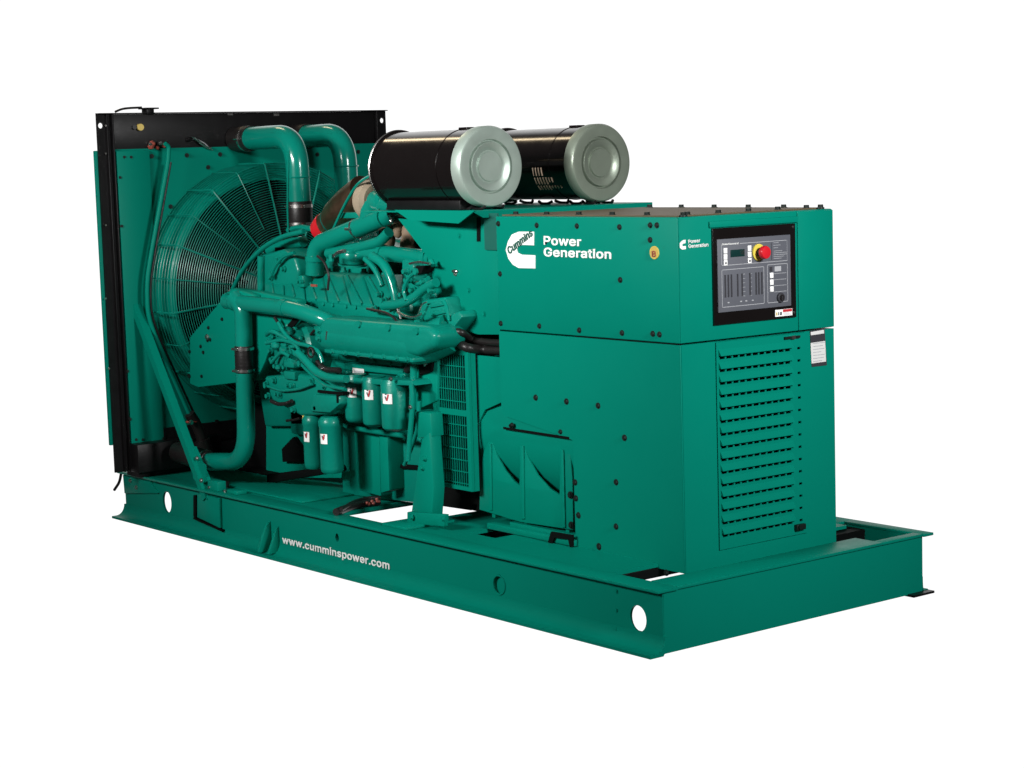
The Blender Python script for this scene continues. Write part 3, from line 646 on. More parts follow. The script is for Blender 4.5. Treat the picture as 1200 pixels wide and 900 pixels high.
for a_px, rr, mt in (([(1.132, 0.300, 1.345), (1.168, 0.300, 1.389), (1.253, 0.300, 1.442), (1.358, 0.300, 1.461)], .009, PIPE), ([(1.680, 0.210, 1.109), (1.617, 0.210, 1.072), (1.583, 0.210, 1.028), (1.593, 0.210, 0.962)], .007, RUBBER), ([(1.734, 0.070, 0.950), (1.836, 0.070, 0.899), (1.951, 0.070, 0.858), (2.109, 0.070, 0.853)], .008, PIPE), ([(1.364, 0.100, 0.813), (1.505, 0.100, 0.798), (1.662, 0.100, 0.818), (1.786, 0.100, 0.852)], .007, PIPE), ([(2.504, 0.220, 1.402), (2.435, 0.220, 1.369), (2.392, 0.220, 1.314), (2.416, 0.220, 1.268)], .009, PIPE), ([(2.586, 0.200, 1.222), (2.519, 0.200, 1.196), (2.452, 0.200, 1.193), (2.373, 0.200, 1.213)], .006, STEEL)):
    m = MB(); m.tube(a_px, rr, mt, .04, n=8); m.cyl(a_px[0], Vector(a_px[0])+Vector((0, -.012, 0)), rr*1.8, CAST, n=6); m.build('small_line', eng)
for p, w_, h_ in (((1.570, 0.110, 0.827), .07, .03), ((1.456, 0.110, 0.777), .05, .04), ((1.463, 0.250, 1.087), .09, .05), ((1.537, 0.250, 1.048), .06, .07), ((1.246, 0.280, 1.160), .12, .03), ((2.296, 0.260, 0.904), .06, .04), ((1.402, 0.300, 1.318), .05, .06), ((1.828, 0.240, 0.899), .10, .02)):
    m = MB(); p = Vector(p); m.box(p-Vector((w_/2, 0, h_/2)), p+Vector((w_/2, .06, h_/2)), CAST, .008, 3); m.bolts([p+Vector((-w_*.3, 0, 0)), p+Vector((w_*.3, 0, 0))], (0, -1, 0), CAST, r=.009, h=.012); m.build('casting_boss', eng)
m = MB(); pc = Vector((1.071, 0.240, 0.928))
m.lathe(pc, (.05, 1, 0), [(0, .05), (.01, .07), (.02, .06), (.03, .07), (.05, .07)], DEEP, 28); m.build('drive_pulley', eng)
# sump, feet, support plates
m = MB()
m.prism('y', .40, .95, [(1.551, 0.400, 0.592), (2.261, 0.400, 0.606), (2.269, 0.400, 0.281), (1.542, 0.400, 0.247)], CAST, bev=.02)
m.prism('y', .33, .5, [(1.778, 0.330, 0.620), (1.997, 0.330, 0.623), (1.990, 0.330, 0.299), (1.801, 0.330, 0.307)], GREEN, bev=.008)
m.prism('y', .31, .5, [(2.024, 0.310, 0.602), (2.095, 0.310, 0.601), (2.093, 0.310, 0.342), (2.020, 0.310, 0.321)], GREEN, bev=.006)
m.prism('y', .34, .36, [(1.834, 0.340, 0.573), (1.994, 0.340, 0.576), (1.978, 0.340, 0.558), (1.876, 0.340, 0.552)], GREEND)
m.prism('y', .38, .42, [(1.971, 0.380, 0.453), (2.239, 0.380, 0.468), (2.238, 0.380, 0.452), (1.970, 0.380, 0.432)], DEEP)
m.build('sump', eng)
m = MB()
m.prism('y', .50, .515, [(0.698, 0.500, 0.645), (1.458, 0.500, 0.634), (1.396, 0.500, 0.305), (0.663, 0.500, 0.226)], GREEN, holes=[[tuple(p) for p in [(0.964, 0.500, 0.467), (1.058, 0.500, 0.404), (1.038, 0.500, 0.357), (0.844, 0.500, 0.337), (0.849, 0.500, 0.397)]]] if False else ())
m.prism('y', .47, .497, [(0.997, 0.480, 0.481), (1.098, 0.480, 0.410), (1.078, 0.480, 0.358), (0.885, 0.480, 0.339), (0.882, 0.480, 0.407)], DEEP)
m.prism('y', .52, .56, [(0.488, 0.520, 0.627), (0.713, 0.520, 0.598), (0.775, 0.520, 0.512), (0.725, 0.520, 0.323), (0.565, 0.520, 0.184), (0.052, 0.520, 0.089), (-0.057, 0.520, 0.145), (-0.050, 0.520, 0.220), (0.354, 0.520, 0.332)], DEEP, bev=.02)  # black shape stands in for the deep shadow behind the pipe elbow
m.box((.95, .10, ZT-.001), (1.65, .5, ZT+.008), GREEN, .002)
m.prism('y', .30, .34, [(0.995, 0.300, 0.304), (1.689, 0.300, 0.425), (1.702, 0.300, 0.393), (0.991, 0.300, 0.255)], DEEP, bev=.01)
m.build('engine_mount', eng)
m = MB()
m.prism('y', .16, .225, [(2.581, 0.160, 0.654), (2.641, 0.160, 0.687), (2.659, 0.160, 0.437), (2.630, 0.160, 0.270), (2.472, 0.160, 0.282)], GREEN, bev=.006)
m.prism('y', .13, .155, [(2.489, 0.130, 0.312), (2.777, 0.130, 0.335), (2.767, 0.130, 0.280), (2.486, 0.130, 0.260)], GREEN, bev=.003)
m.box((2.43, .03, ZT), (2.62, .30, ZT+.012), GREEN, .002)
m.prism('y', .17, .24, [(2.521, 0.170, 0.772), (2.639, 0.170, 0.774), (2.646, 0.170, 0.667), (2.534, 0.170, 0.649)], GREEN, bev=.006)
m.bolts([(2.604, 0.158, 0.567), (2.582, 0.158, 0.522)], (0, -1, 0), GREEN, r=.010, h=.014); m.bolts([(2.538, 0.118, 0.296), (2.779, 0.118, 0.318)], (0, -1, 0), GREEN, r=.010)
m.build('support_leg', eng)
m = MB()
m.tube([(2.067, 0.022, 0.275), (2.000, 0.144, 0.275), (1.968, 0.240, 0.275), (1.991, 0.323, 0.275)], .018, RUBBER, .1); m.tube([(2.099, 0.030, 0.290), (1.970, 0.190, 0.290), (1.937, 0.287, 0.290), (1.967, 0.345, 0.290)], .010, RUBBER, .1)
for k in range(7): m.ball(Vector((2.012, 0.235, 0.285)).lerp(Vector((2.006, 0.323, 0.285)), k/8)+Vector((0, random.uniform(-.02,.02), random.uniform(-.01,.012))), .008, COPPER, n=8)
m.build('battery_cable', root, 'black battery cable with red end lying on the frame')

# belt and hub guard left of the vertical pipe
m = MB()
m.prism('y', .16, .22, [(0.510, 0.160, 1.006), (0.885, 0.160, 1.232), (0.974, 0.160, 1.279), (1.207, 0.160, 1.270), (1.585, 0.160, 1.241), (1.555, 0.160, 1.156), (1.497, 0.160, 1.112), (1.331, 0.160, 1.019), (1.258, 0.160, 0.916), (1.168, 0.160, 0.820), (0.575, 0.160, 0.742), (0.485, 0.160, 0.754)], GREEN, bev=.008)
m.prism('y', .152, .158, [(1.340, 0.155, 1.028), (1.506, 0.155, 1.121), (1.620, 0.155, 1.193), (1.665, 0.155, 1.186), (1.519, 0.155, 1.088), (1.371, 0.155, 1.009)], DEEP)
m.bolts([(0.718, 0.157, 1.066), (0.862, 0.157, 1.117), (0.730, 0.157, 1.004), (0.628, 0.157, 0.963), (0.508, 0.157, 0.929), (0.486, 0.157, 0.800), (0.652, 0.157, 0.933), (0.703, 0.157, 0.999), (0.622, 0.157, 0.805), (0.495, 0.157, 0.796)], (0, -1, 0), BOLT, r=.007, h=.005)
m.bolts([(0.704, 0.157, 1.017)], (0, -1, 0), STEEL, r=.012, h=.01)
m.prism('y', .11, .16, [(0.938, 0.130, 1.249), (1.076, 0.130, 1.285), (1.255, 0.130, 1.261), (1.253, 0.130, 1.231), (1.167, 0.130, 1.185), (1.001, 0.130, 1.195)], GREEN, bev=.01)
m.build('belt_guard', root)

# ---- alternator
m = MB()
AY, AZ, AR = .754, .70, .425
m.lathe((2.60, AY, AZ), (1, 0, 0), [(0, .36), (.0, .41), (.02, AR), (.17, AR), (.172, AR+.006), (.19, AR+.006), (.192, AR), (1.32, AR), (1.36, .40)], GREEN, 72)
m.lathe((2.56, AY, AZ), (1, 0, 0), [(0, .44), (.03, .45), (.03, .40), (.15, .40)], GREEN, 48)
# squared ends of the stator frame with the foot rails
m.box((2.98, .335, .258), (3.46, .40, .30), GREEN, .004)
m.box((2.86, .30, .258), (3.46, .42, .285), GREEN, .004)
alt = m.build('alternator', root)
m = MB()
gx = [q[0] for q in [(2.848, 0.335, 0.482), (3.074, 0.335, 0.507), (3.360, 0.335, 0.538)]]
# scalloped front web between the gussets; the stator shows above its curved edge
m.prism('y', .333, .345, [(2.765, 0.335, 0.329), (2.779, 0.335, 0.475), (2.810, 0.335, 0.594), (2.850, 0.335, 0.648), (2.875, 0.335, 0.650), (2.908, 0.335, 0.585), (2.961, 0.335, 0.529), (3.025, 0.335, 0.486), (3.060, 0.335, 0.471), (3.075, 0.335, 0.654), (3.099, 0.335, 0.664), (3.126, 0.335, 0.599), (3.187, 0.335, 0.530), (3.272, 0.335, 0.480), (3.334, 0.335, 0.461), (3.348, 0.335, 0.661), (3.410, 0.335, 0.664), (3.422, 0.335, 0.544), (3.418, 0.335, 0.320), (3.064, 0.335, 0.309)], GREEN, bev=.002)
for xg in gx:
    pts = [(.346, .30), (.346, .64), (.36, .66)]
    for k in range(11):
        t = math.radians(183 + k*6.5); pts.append((AY+(AR-.01)*math.cos(t), AZ+(AR-.01)*math.sin(t)))
    pts += [(.62, .30)]
    m.prism('x', xg-.008, xg+.016, pts, GREEN, bev=.003)
m.prism('y', .325, .3325, [(2.856, 0.330, 0.638), (2.875, 0.330, 0.639), (2.865, 0.330, 0.338), (2.847, 0.330, 0.336)], GREEN, bev=.002)
m.prism('y', .325, .3325, [(3.081, 0.330, 0.651), (3.105, 0.330, 0.653), (3.095, 0.330, 0.328), (3.072, 0.330, 0.325)], GREEN, bev=.002)
m.prism('y', .325, .3325, [(3.354, 0.330, 0.659), (3.376, 0.330, 0.661), (3.374, 0.330, 0.326), (3.351, 0.330, 0.323)], GREEN, bev=.002)
m.prism('y', .288, .298, [(3.324, 0.290, 0.307), (3.465, 0.290, 0.310), (3.463, 0.290, 0.259), (3.446, 0.290, 0.257), (3.436, 0.290, 0.288), (3.346, 0.290, 0.284), (3.303, 0.290, 0.215), (3.280, 0.290, 0.212)], DEEP)
m.bolts([(3.41, .33, .47), (3.41, .33, .34)], (0, -1, 0), BOLT, r=.012)
m.build('foot_gussets', alt)
# ventilation grille at the drive end
GY = .27
gp = [(2.571, 0.270, 1.046), (2.800, 0.270, 1.048), (2.774, 0.270, 0.444), (2.568, 0.270, 0.425)]
m = MB()
gx0 = ((2.546, 0.270, 0.733))[0]; gx1 = ((2.791, 0.270, 0.753))[0]; gz1 = ((2.687, 0.270, 1.053))[2]; gz0 = ((2.652, 0.270, 0.422))[2]; gzm = ((2.671, 0.270, 0.770))[2]
m.prism('y', GY, GY+.014, rect(gx0-.02, gx1+.01, gz0, gz1), GREEN, holes=[rect(gx0+.02, gx1-.012, gzm+.015, gz1-.018), rect(gx0+.02, gx1-.012, gz0+.018, gzm-.012)])
m.box((gx0-.018, GY+.045, gz0+.002), (gx1+.008, GY+.05, gz1-.014), DEEP)
m.prism('y', GY+.015, GY+.04, [(gx1-.005, gz0), (gx1+.012, gz0), (gx1+.012, gz1), (gx1-.005, gz1)], GREEN)
m.prism('y', GY+.015, GY+.3, [(gx0-.02, gz0), (gx0-.005, gz0), (gx0-.005, gz1), (gx0-.02, gz1)], GREEN)
m.box((gx0-.02, GY+.015, gz1-.012), (gx1+.01, GY+.05, gz1), GREEN)
n_ = 13
for k in range(n_):
    x = gx0+.026 + k*(gx1-gx0-.045)/(n_-1); m.box((x-.0022, GY+.004, gz0+.018), (x+.0022, GY+.01, gz1-.018), GREEN)
for k in range(12):
    z = gz0+.03 + k*(gz1-gz0-.05)/11; m.box((gx0+.02, GY+.002, z-.0018), (gx1-.012, GY+.012, z+.0018), GREEN)
m.prism('y', GY+.052, GY+.062, [(2.442, 0.330, 1.030), (2.992, 0.330, 1.031), (2.982, 0.330, 0.839), (2.845, 0.330, 0.790), (2.779, 0.330, 0.707), (2.745, 0.330, 0.550), (2.776, 0.330, 0.421), (2.505, 0.330, 0.410)], GREEN)
m.build('ventilation_grille', alt)
m = MB()
m.prism('y', .26, .5, [(2.401, 0.260, 1.069), (2.509, 0.260, 1.098), (2.593, 0.260, 1.087), (2.571, 0.260, 0.814), (2.395, 0.260, 0.753)], GREEN, bev=.01)
m.prism('y', .245, .262, [(2.453, 0.250, 1.033), (2.521, 0.250, 1.064), (2.571, 0.250, 1.028), (2.553, 0.250, 0.946), (2.460, 0.250, 0.924)], DEEP, bev=.006)
m.prism('y', .235, .25, [(2.478, 0.240, 1.008), (2.539, 0.240, 1.023), (2.572, 0.240, 1.045), (2.556, 0.240, 0.994), (2.516, 0.240, 0.968)], STEEL, bev=.004)
m.cyl((2.538, 0.230, 0.997), (2.541, 0.232, 0.997), .008, DEEP, n=10)
m.ball((2.708, 0.250, 1.071), .02, STEEL, n=8)
m.cyl((2.460, 0.220, 1.005), (2.432, 0.220, 0.768), .016, PIPE, n=12)
m.build('starter_housing', alt)
# thick black cables along the drive end
m = MB()
m.tube([(2.374, 0.240, 0.943), (2.451, 0.240, 0.987), (2.506, 0.240, 1.025), (2.574, 0.240, 1.068)] + [(2.586, 0.300, 1.106), (2.698, 0.300, 1.162)], .018, RUBBER, .12, n=14)
m.tube([(2.533, 0.240, 1.043), (2.601, 0.240, 1.085)] + [(2.626, 0.270, 1.107), (2.690, 0.270, 1.107), (2.752, 0.270, 1.079), (2.801, 0.270, 1.067)] + [(2.795, 0.360, 1.051), (3.003, 0.360, 1.059)], .021, RUBBER, .08, n=14)
m.tube([(2.574, 0.250, 1.079), (2.654, 0.250, 1.125), (2.718, 0.250, 1.140), (2.788, 0.250, 1.140)] + [(2.729, 0.345, 1.095), (2.841, 0.345, 1.089), (3.024, 0.345, 1.095)], .016, RUBBER, .08, n=12)
m.build('power_cable', root, 'thick black cables running into the terminal housing')

# ---- housings
HY0, HY1, HX0, HX1 = .317, 1.20, 2.97, 4.12
ZM, ZH = 1.151, 1.65
m = MB()
hole = rect(HX0, HX0, 0, 0)
m.box((HX0, HY0, ZM+.002), (HX1, HY1, ZH-.002), GREEN, .006)
cap_z = ZH
m.box((HX0+.01, HY0+.03, ZH-.001), (HX1-.03, HY1-.02, ZH+.004), BROWN)  # thin brown layer puts a warm reflection into the top's colour
sb = [(2.990, 0.316, 1.616), (3.259, 0.316, 1.611), (3.521, 0.316, 1.610), (3.780, 0.316, 1.608), (3.963, 0.316, 1.617), (4.003, 0.316, 1.617), (3.961, 0.316, 1.559), (2.985, 0.316, 1.398), (3.778, 0.316, 1.395), (2.987, 0.316, 1.182), (3.251, 0.316, 1.183), (3.514, 0.316, 1.178), (3.786, 0.316, 1.181), (3.964, 0.316, 1.186), (4.004, 0.316, 1.185), (3.457, 0.316, 1.132)]
m.bolts([(2.990, 0.316, 1.616), (3.253, 0.317, 1.611), (3.515, 0.317, 1.610), (3.780, 0.316, 1.608), (3.963, 0.316, 1.617), (4.002, 0.316, 1.617), (3.961, 0.316, 1.559), (2.991, 0.317, 1.398), (3.777, 0.316, 1.395), (2.986, 0.316, 1.182), (3.251, 0.317, 1.183), (3.513, 0.316, 1.178), (3.780, 0.316, 1.180), (3.964, 0.316, 1.186), (4.003, 0.316, 1.185)], (0, -1, 0), BOLT, r=.009, h=.007)
tops = [(3.05+.21*k, HY0+.05) for k in range(6)] + [(3.05+.21*k, HY1-.05) for k in range(6)] + [(HX1-.05, HY0+.1+.17*k) for k in range(5)]
for (x, y) in tops: m.bolts([(x, y, ZH+.002)], (0, 0, 1), BOLT, r=.012, h=.015)
# corner fold of the control end and the narrow side strip next to the control panel
m.box((HX1, HY0+.002, ZM+.004), (HX1+.003, HY0+.006, ZH-.004), GREEN)
m.box((HX1-.001, .985, ZM+.004), (HX1+.006, HY1-.003, ZH-.006), GREEN, .003)
m.box((HX1-.001, .482, 1.600), (HX1+.010, .984, 1.625), GREEN, .003)
up_h = m.build('control_housing', root, 'upper green housing bearing the white logo and the control panel')
# brand mark and lettering
m = MB()
def Ppx(s): return s
lx0, lz1 = ((3.042, 0.316, 1.580))[0], ((3.142, 0.316, 1.581))[2]
cpts = [(3.235, 0.316, 1.584), (3.131, 0.316, 1.583), (3.083, 0.316, 1.570), (3.055, 0.316, 1.540), (3.038, 0.316, 1.503), (3.054, 0.316, 1.466), (3.083, 0.316, 1.441), (3.123, 0.316, 1.427), (3.236, 0.316, 1.428), (3.239, 0.316, 1.484), (3.149, 0.316, 1.485), (3.121, 0.316, 1.493), (3.115, 0.316, 1.506), (3.122, 0.316, 1.519), (3.151, 0.316, 1.527), (3.232, 0.316, 1.526)]
o1 = m.prism('y', .3145, .3165, cpts, WHITE)
a = Vector((3.064, 0.314, 1.485)); b = Vector((3.228, 0.314, 1.569)); u_ = (b-a)
text_into(m, 'Cummins', a+Vector((0, -.0005, 0)), u_, Vector((-u_.z, 0, u_.x)), u_.length, .060, GINK, off=.03, n=(0, -1, 0))
m.build('brand_mark', up_h, 'white C shaped emblem with Cummins across it')
m = MB()
a = Vector((3.301, 0.316, 1.531)); b = Vector((3.539, 0.316, 1.528)); text_into(m, 'Power', a, b-a, (0, 0, 1), (b-a).length, .068, WHITE, off=.035, n=(0, -1, 0))
a = Vector((3.299, 0.316, 1.482)); b = Vector((3.724, 0.316, 1.480)); text_into(m, 'Generation', a, b-a, (0, 0, 1), (b-a).length, .068, WHITE, off=.035, n=(0, -1, 0))
m.build('lettering', up_h, 'white Power Generation lettering on the long side')
XE = HX1+.001
m = MB()
small = [(q[1], q[2]) for q in [(4.121, 0.341, 1.559), (4.121, 0.332, 1.554), (4.121, 0.320, 1.545), (4.121, 0.319, 1.538), (4.121, 0.326, 1.528), (4.121, 0.335, 1.522), (4.121, 0.356, 1.523), (4.121, 0.355, 1.536), (4.121, 0.340, 1.535), (4.121, 0.336, 1.541), (4.121, 0.341, 1.545), (4.121, 0.354, 1.546), (4.121, 0.355, 1.560)]]
m.prism('x', HX1+.001, HX1+.003, small, WHITE)
a = Vector((4.121, 0.370, 1.545)); b = Vector((4.121, 0.433, 1.547)); text_into(m, 'Power', a, b-a, (0, 0, 1), (b-a).length, .026, WHITE, off=.02, n=(1, 0, 0))
a = Vector((4.121, 0.370, 1.527)); b = Vector((4.121, 0.477, 1.528)); text_into(m, 'Generation', a, b-a, (0, 0, 1), (b-a).length, .026, WHITE, off=.02, n=(1, 0, 0))
m.build('small_brand_mark', up_h, 'small white emblem and lettering beside the control panel')
m = MB(); c_ = Vector((3.985, 0.316, 1.509))
m.cyl(c_+Vector((0, .001, 0)), c_-Vector((0, .003, 0)), .026, OCHRE, n=28); text_into(m, 'B', c_+Vector((-.010, -.0032, -.016)), (1, 0, 0), (0, 0, 1), .02, .044, COPPER, off=.03, n=(0, -1, 0))
m.ring(c_-Vector((0, .002, 0)), .024, .0015, YEL, n=28, m=5, ax='y')
m.build('round_badge', up_h, 'small round ochre badge near the corner')

# lower (terminal) housing : long side is L shaped, stepping back over the alternator foot
m = MB()
zs1 = ((3.217, 0.317, 0.703))[2]; xs1 = 3.452; zb = .236
m.prism('y', HY0, HY0+.004, [(HX0, ZM-.004), (HX1-.003, ZM-.004), (HX1-.003, zb), (xs1, zb), (xs1, .71), (HX0+.02, .775), (HX0, .79)], GREEN)
m.prism('y', HY1-.004, HY1, [(HX0, ZM-.004), (HX1-.003, ZM-.004), (HX1-.003, zb), (xs1, zb), (xs1, .71), (HX0, .79)], GREEN)
m.box((HX0, HY0+.005, ZM-.02), (HX1-.003, HY1-.005, ZM-.004), GREEN)
m.box((HX1-.003, HY0, zb), (HX1, HY0+.006, ZM-.004), GREEN, .002)
dY0, dY1, dZ0, dZ1 = .507, 1.018, .300, 1.146
m.prism('x', HX1-.004, HX1, [(HY0+.0065, zb), (HY1, zb), (HY1, ZM-.004), (HY0+.0065, ZM-.004)], GREEN, holes=[rect(dY0, dY1, dZ0, dZ1)])
m.box((HX1-.06, .36, zb+.02), (HX1-.05, HY1-.02, ZM-.03), DEEP)
m.box((xs1+.003, HY0+.02, zb+.01), (xs1+.01, HY1-.02, .7), BLACK)
m.bolts([(3.213, 0.316, 0.873), (3.418, 0.316, 0.872), (3.620, 0.317, 0.870), (3.780, 0.316, 0.751), (3.721, 0.317, 0.561), (3.462, 0.316, 0.464), (3.460, 0.316, 0.532), (3.492, 0.316, 0.233), (3.603, 0.316, 0.278), (3.714, 0.317, 0.375), (3.603, 0.317, 0.274), (3.623, 0.316, 0.230), (3.824, 0.316, 0.230), (4.013, 0.316, 0.225), (3.476, 0.317, 0.392)], (0, -1, 0), BOLT, r=.010, h=.007)
m.quadbar((2.983, 0.315, 0.721), (3.429, 0.316, 0.717), .010, .003, DEEP)
m.bolts([(3.042, 0.316, 0.739), (3.373, 0.316, 0.739), (3.476, 0.316, 0.396), (3.036, 0.316, 0.735)], (0, -1, 0), BOLT, r=.008)
m.box((HX0+.5, HY0+.01, ZM-.003), (HX1-.01, HY0+.02, ZM+.001), DEEP)
low = m.build('terminal_housing', root, 'lower green housing with the louvred door')
# louvred door with real slots
m = MB()
gap = .003
y0, y1, z0_, z1_ = dY0+gap, dY1-gap, dZ0+gap, dZ1-gap
rows = 15; hs = []; zr = []
for r_ in range(rows):
    z = z1_ - .062 - r_*.0515; zr.append(z)
    for k in range(11):
        yk = y0+.018 + k*.0375; hs.append(rect(yk, yk+.029, z-.007, z+.006))
    hs.append(rect(y1-.04, y1-.022, z-.004, z+.006))
m.prism('x', HX1-.002, HX1+.003, rect(y0, y1, z0_, z1_), GREEN, holes=hs)
for z in zr:
    m.prism('y', y0+.012, y0+.018+.0375*11, [(HX1+.0025, z+.034), (HX1+.0025, z+.009), (HX1+.017, z+.007), (HX1+.017, z+.010)], GREEN)
m.box((HX1+.003, y1-.12, z1_-.018), (HX1+.012, y1-.03, z1_-.008), BOLT); m.box((HX1+.003, y1-.08, z1_-.020), (HX1+.014, y1-.06, z1_-.006), STEEL)
m.box((HX1+.003, y1-.075, z0_+.02), (HX1+.022, y1-.02, z0_+.045), BOLT, .004); m.cyl((HX1+.01, y1-.06, z0_+.035), (HX1+.03, y1-.06, z0_+.035), .01, BOLT, n=12)
door = m.build('louvred_door', low)
m = MB(); qa = [(q[1], q[2]) for q in [(4.121, 1.053, 1.147), (4.121, 1.141, 1.151), (4.121, 1.152, 0.996), (4.121, 1.061, 0.997)]]
m.prism('x', HX1+.0005, HX1+.003, qa, DGREY)
m.prism('x', HX1+.003, HX1+.0035, [(q[1], q[2]) for q in [(4.123, 1.055, 1.097), (4.123, 1.143, 1.099), (4.123, 1.147, 1.012), (4.123, 1.059, 1.011)]], PAPER)
m.prism('x', HX1+.003, HX1+.0035, [(q[1], q[2]) for q in [(4.123, 1.056, 1.143), (4.123, 1.136, 1.146), (4.123, 1.137, 1.131), (4.123, 1.057, 1.129)]], PAPER)
for k in range(7):
    zz = ((4.123, 1.081, 1.095))[2]-k*.0125; ya = ((4.123, 1.068, 1.085))[1]
    m.box((HX1+.0035, ya, zz), (HX1+.0038, ya+(.075, .06, .07, .05, .07, .065, .055)[k], zz-.003), GREYL)
m.build('name_plate', low, 'tall white and black rating plate beside the louvred door')

# ---- control panel
XP = HX1
m = MB()
fr = [(q[1], q[2]) for q in [(4.121, 0.504, 1.596), (4.121, 0.966, 1.594), (4.121, 0.968, 1.229), (4.121, 0.503, 1.210)]]
fr = [(.494, 1.598), (.966, 1.598), (.966, 1.226), (.494, 1.212)]
m.prism('x', XP-.001, XP+.010, [(.496, 1.212), (.966, 1.212), (.966, 1.597), (.496, 1.597)], GLOSSB, bev=.002)
m.bolts([(XP+.010, .952, 1.583), (XP+.010, .953, 1.232)], (1, 0, 0), STEEL, r=.004, h=.003)
cp = m.build('control_panel', root, 'black framed control panel with red stop button')
PY0, PY1, PZ0, PZ1 = .515, .930, 1.262, 1.553
m = MB(); m.box((XP+.010, PY0, PZ0), (XP+.016, PY1, PZ1), GREY, .002); xg = XP+.0162
def ln(y0, z0, y1, z1, w=.0022, mat=GREYL):
    m.box((xg-.0004, min(y0, y1)-w/2, min(z0, z1)-w/2), (xg+.0004, max(y0, y1)+w/2, max(z0, z1)+w/2), mat)
def frm(a, b, c, d): ln(a, c, b, c); ln(a, d, b, d); ln(a, c, a, d); ln(b, c, b, d)
U = lambda f: PY0 + f*(PY1-PY0)
V = lambda f: PZ1 - f*(PZ1-PZ0)
frm(U(.045), U(.93), V(.075), V(.36)) if False else None
ln(U(.05), V(.075), U(.05), V(.36)); ln(U(.05), V(.36), U(.95), V(.36)); ln(U(.30), V(.075), U(.94), V(.075)); ln(U(.95), V(.075), U(.95), V(.36), .001)
frm(U(.05), U(.62), V(.42), V(.93)); frm(U(.67), U(.95), V(.40), V(.93))
text_into(m, 'PowerCommand', (xg, U(.06), V(.082)), (0, 1, 0), (0, 0, 1), .09, .013, WHITE, thick=.0005, off=.02, n=(1, 0, 0))
for k in range(3):      # printed text, right of the stop button
    ln(U(.76), V(.10+.035*k), U(.76)+(.03, .04, .025)[k], V(.10+.035*k), .0016)
for k in range(5):
    ln(U(.76), V(.215+.026*k), U(.76)+(.05, .075, .08, .06, .045)[k], V(.215+.026*k), .0016)
ln(U(.73), V(.1), U(.73), V(.33), .003, DGREY)
for k in range(4): ln(U(.76), V(.53+.085*k), U(.93), V(.53+.085*k), .0016)
m.box((xg-.0004, U(.70), V(.43)), (xg+.0006, U(.74), V(.5)), DGREY); m.box((xg-.0004, U(.77), V(.43)), (xg+.0006, U(.86), V(.5)), GREYL)
for k in range(9):
    yk = (.34, .415, .49)[k % 3]
for yy in (.33, .42): 
    for k in range(6): ln(U(yy+.0), V(.50+.06*k), U(yy+.03), V(.50+.06*k), .0014)
for yy in (.12, .29, .36, .45): m.box((xg-.0003, U(yy), V(.865)), (xg+.0006, U(yy)+.010, V(.88)), GREYL)
m.build('panel_face', cp)
for i, (uu, vv, kk) in enumerate([(.10, .16, 0), (.10, .245, 0), (.10, .325, 1), (.425, .15, 0), (.425, .235, 0), (.425, .32, 1), (.725, .55, 0), (.725, .645, 0), (.725, .74, 0)]):
    m = MB(); c_ = (XP+.016, U(uu), V(vv)); m.box((c_[0], c_[1]-.010, c_[2]-.011), (c_[0]+.003, c_[1]+.010, c_[2]+.011), WHITE, .001)
    if kk: m.box((c_[0]+.003, c_[1]-.004, c_[2]-.005), (c_[0]+.0034, c_[1]+.004, c_[2]+.003), DGREY)
    m.build('button', cp, 'white push button with a dark mark' if kk else None)
m = MB(); m.box((XP+.016, U(.17), V(.255)), (XP+.0175, U(.36), V(.155)), LCD, .001); m.build('display_screen', cp)
m = MB()
for uu in (.10, .145, .19, .28, .345, .46, .55, .59, .635):
    uu2 = uu*.93; m.box((XP+.016, U(uu2)-.004, V(.80)), (XP+.0172, U(uu2)+.004, V(.49)), DGREY)
m.build('meter_bars', cp)
m = MB(); c_ = Vector((XP+.016, U(.545), V(.215)))
m.cyl(c_, c_+Vector((.006, 0, 0)), .034, YEL, n=36)
m.cyl(c_+Vector((.006, 0, 0)), c_+Vector((.028, 0, 0)), .014, DGREY, n=20)
m.lathe(c_+Vector((.026, 0, 0)), (1, 0, 0), [(0, .02), (.003, .026), (.016, .027), (.022, .024), (.024, .015), (.0245, .001)], RED, 36)
m.build('stop_button', cp, 'red mushroom stop button on a yellow disc')
m = MB(); c_ = Vector((XP+.016, U(.84), V(.87)))
m.cyl(c_, c_+Vector((.010, 0, 0)), .020, DGREY, n=28, ch=.002); m.cyl(c_+Vector((.01, 0, 0)), c_+Vector((.014, 0, 0)), .012, RUBBER, n=20); m.box(c_+Vector((.014, -.002, -.008)), c_+Vector((.016, .002, .008)), DGREY)
m.build('key_switch', cp)
m = MB(); m.box((XP+.010, .840, 1.222), (XP+.0112, .940, 1.250), WHITE)
m.box((XP+.0112, .885, 1.238), (XP+.0116, .938, 1.249), REDINK)
for k, (a, b) in enumerate(((.845, .852), (.857, .862), (.868, .878))): m.box((XP+.0112, a, 1.227), (XP+.0116, b, 1.240), OCHRE if k == 0 else DGREY)
for k in range(3): m.box((XP+.0112, .887, 1.226+.004*k), (XP+.0116, .935-.008*k, 1.2275+.004*k), GREYL)
m.build('warning_sticker', cp, 'small white sticker with a red heading')

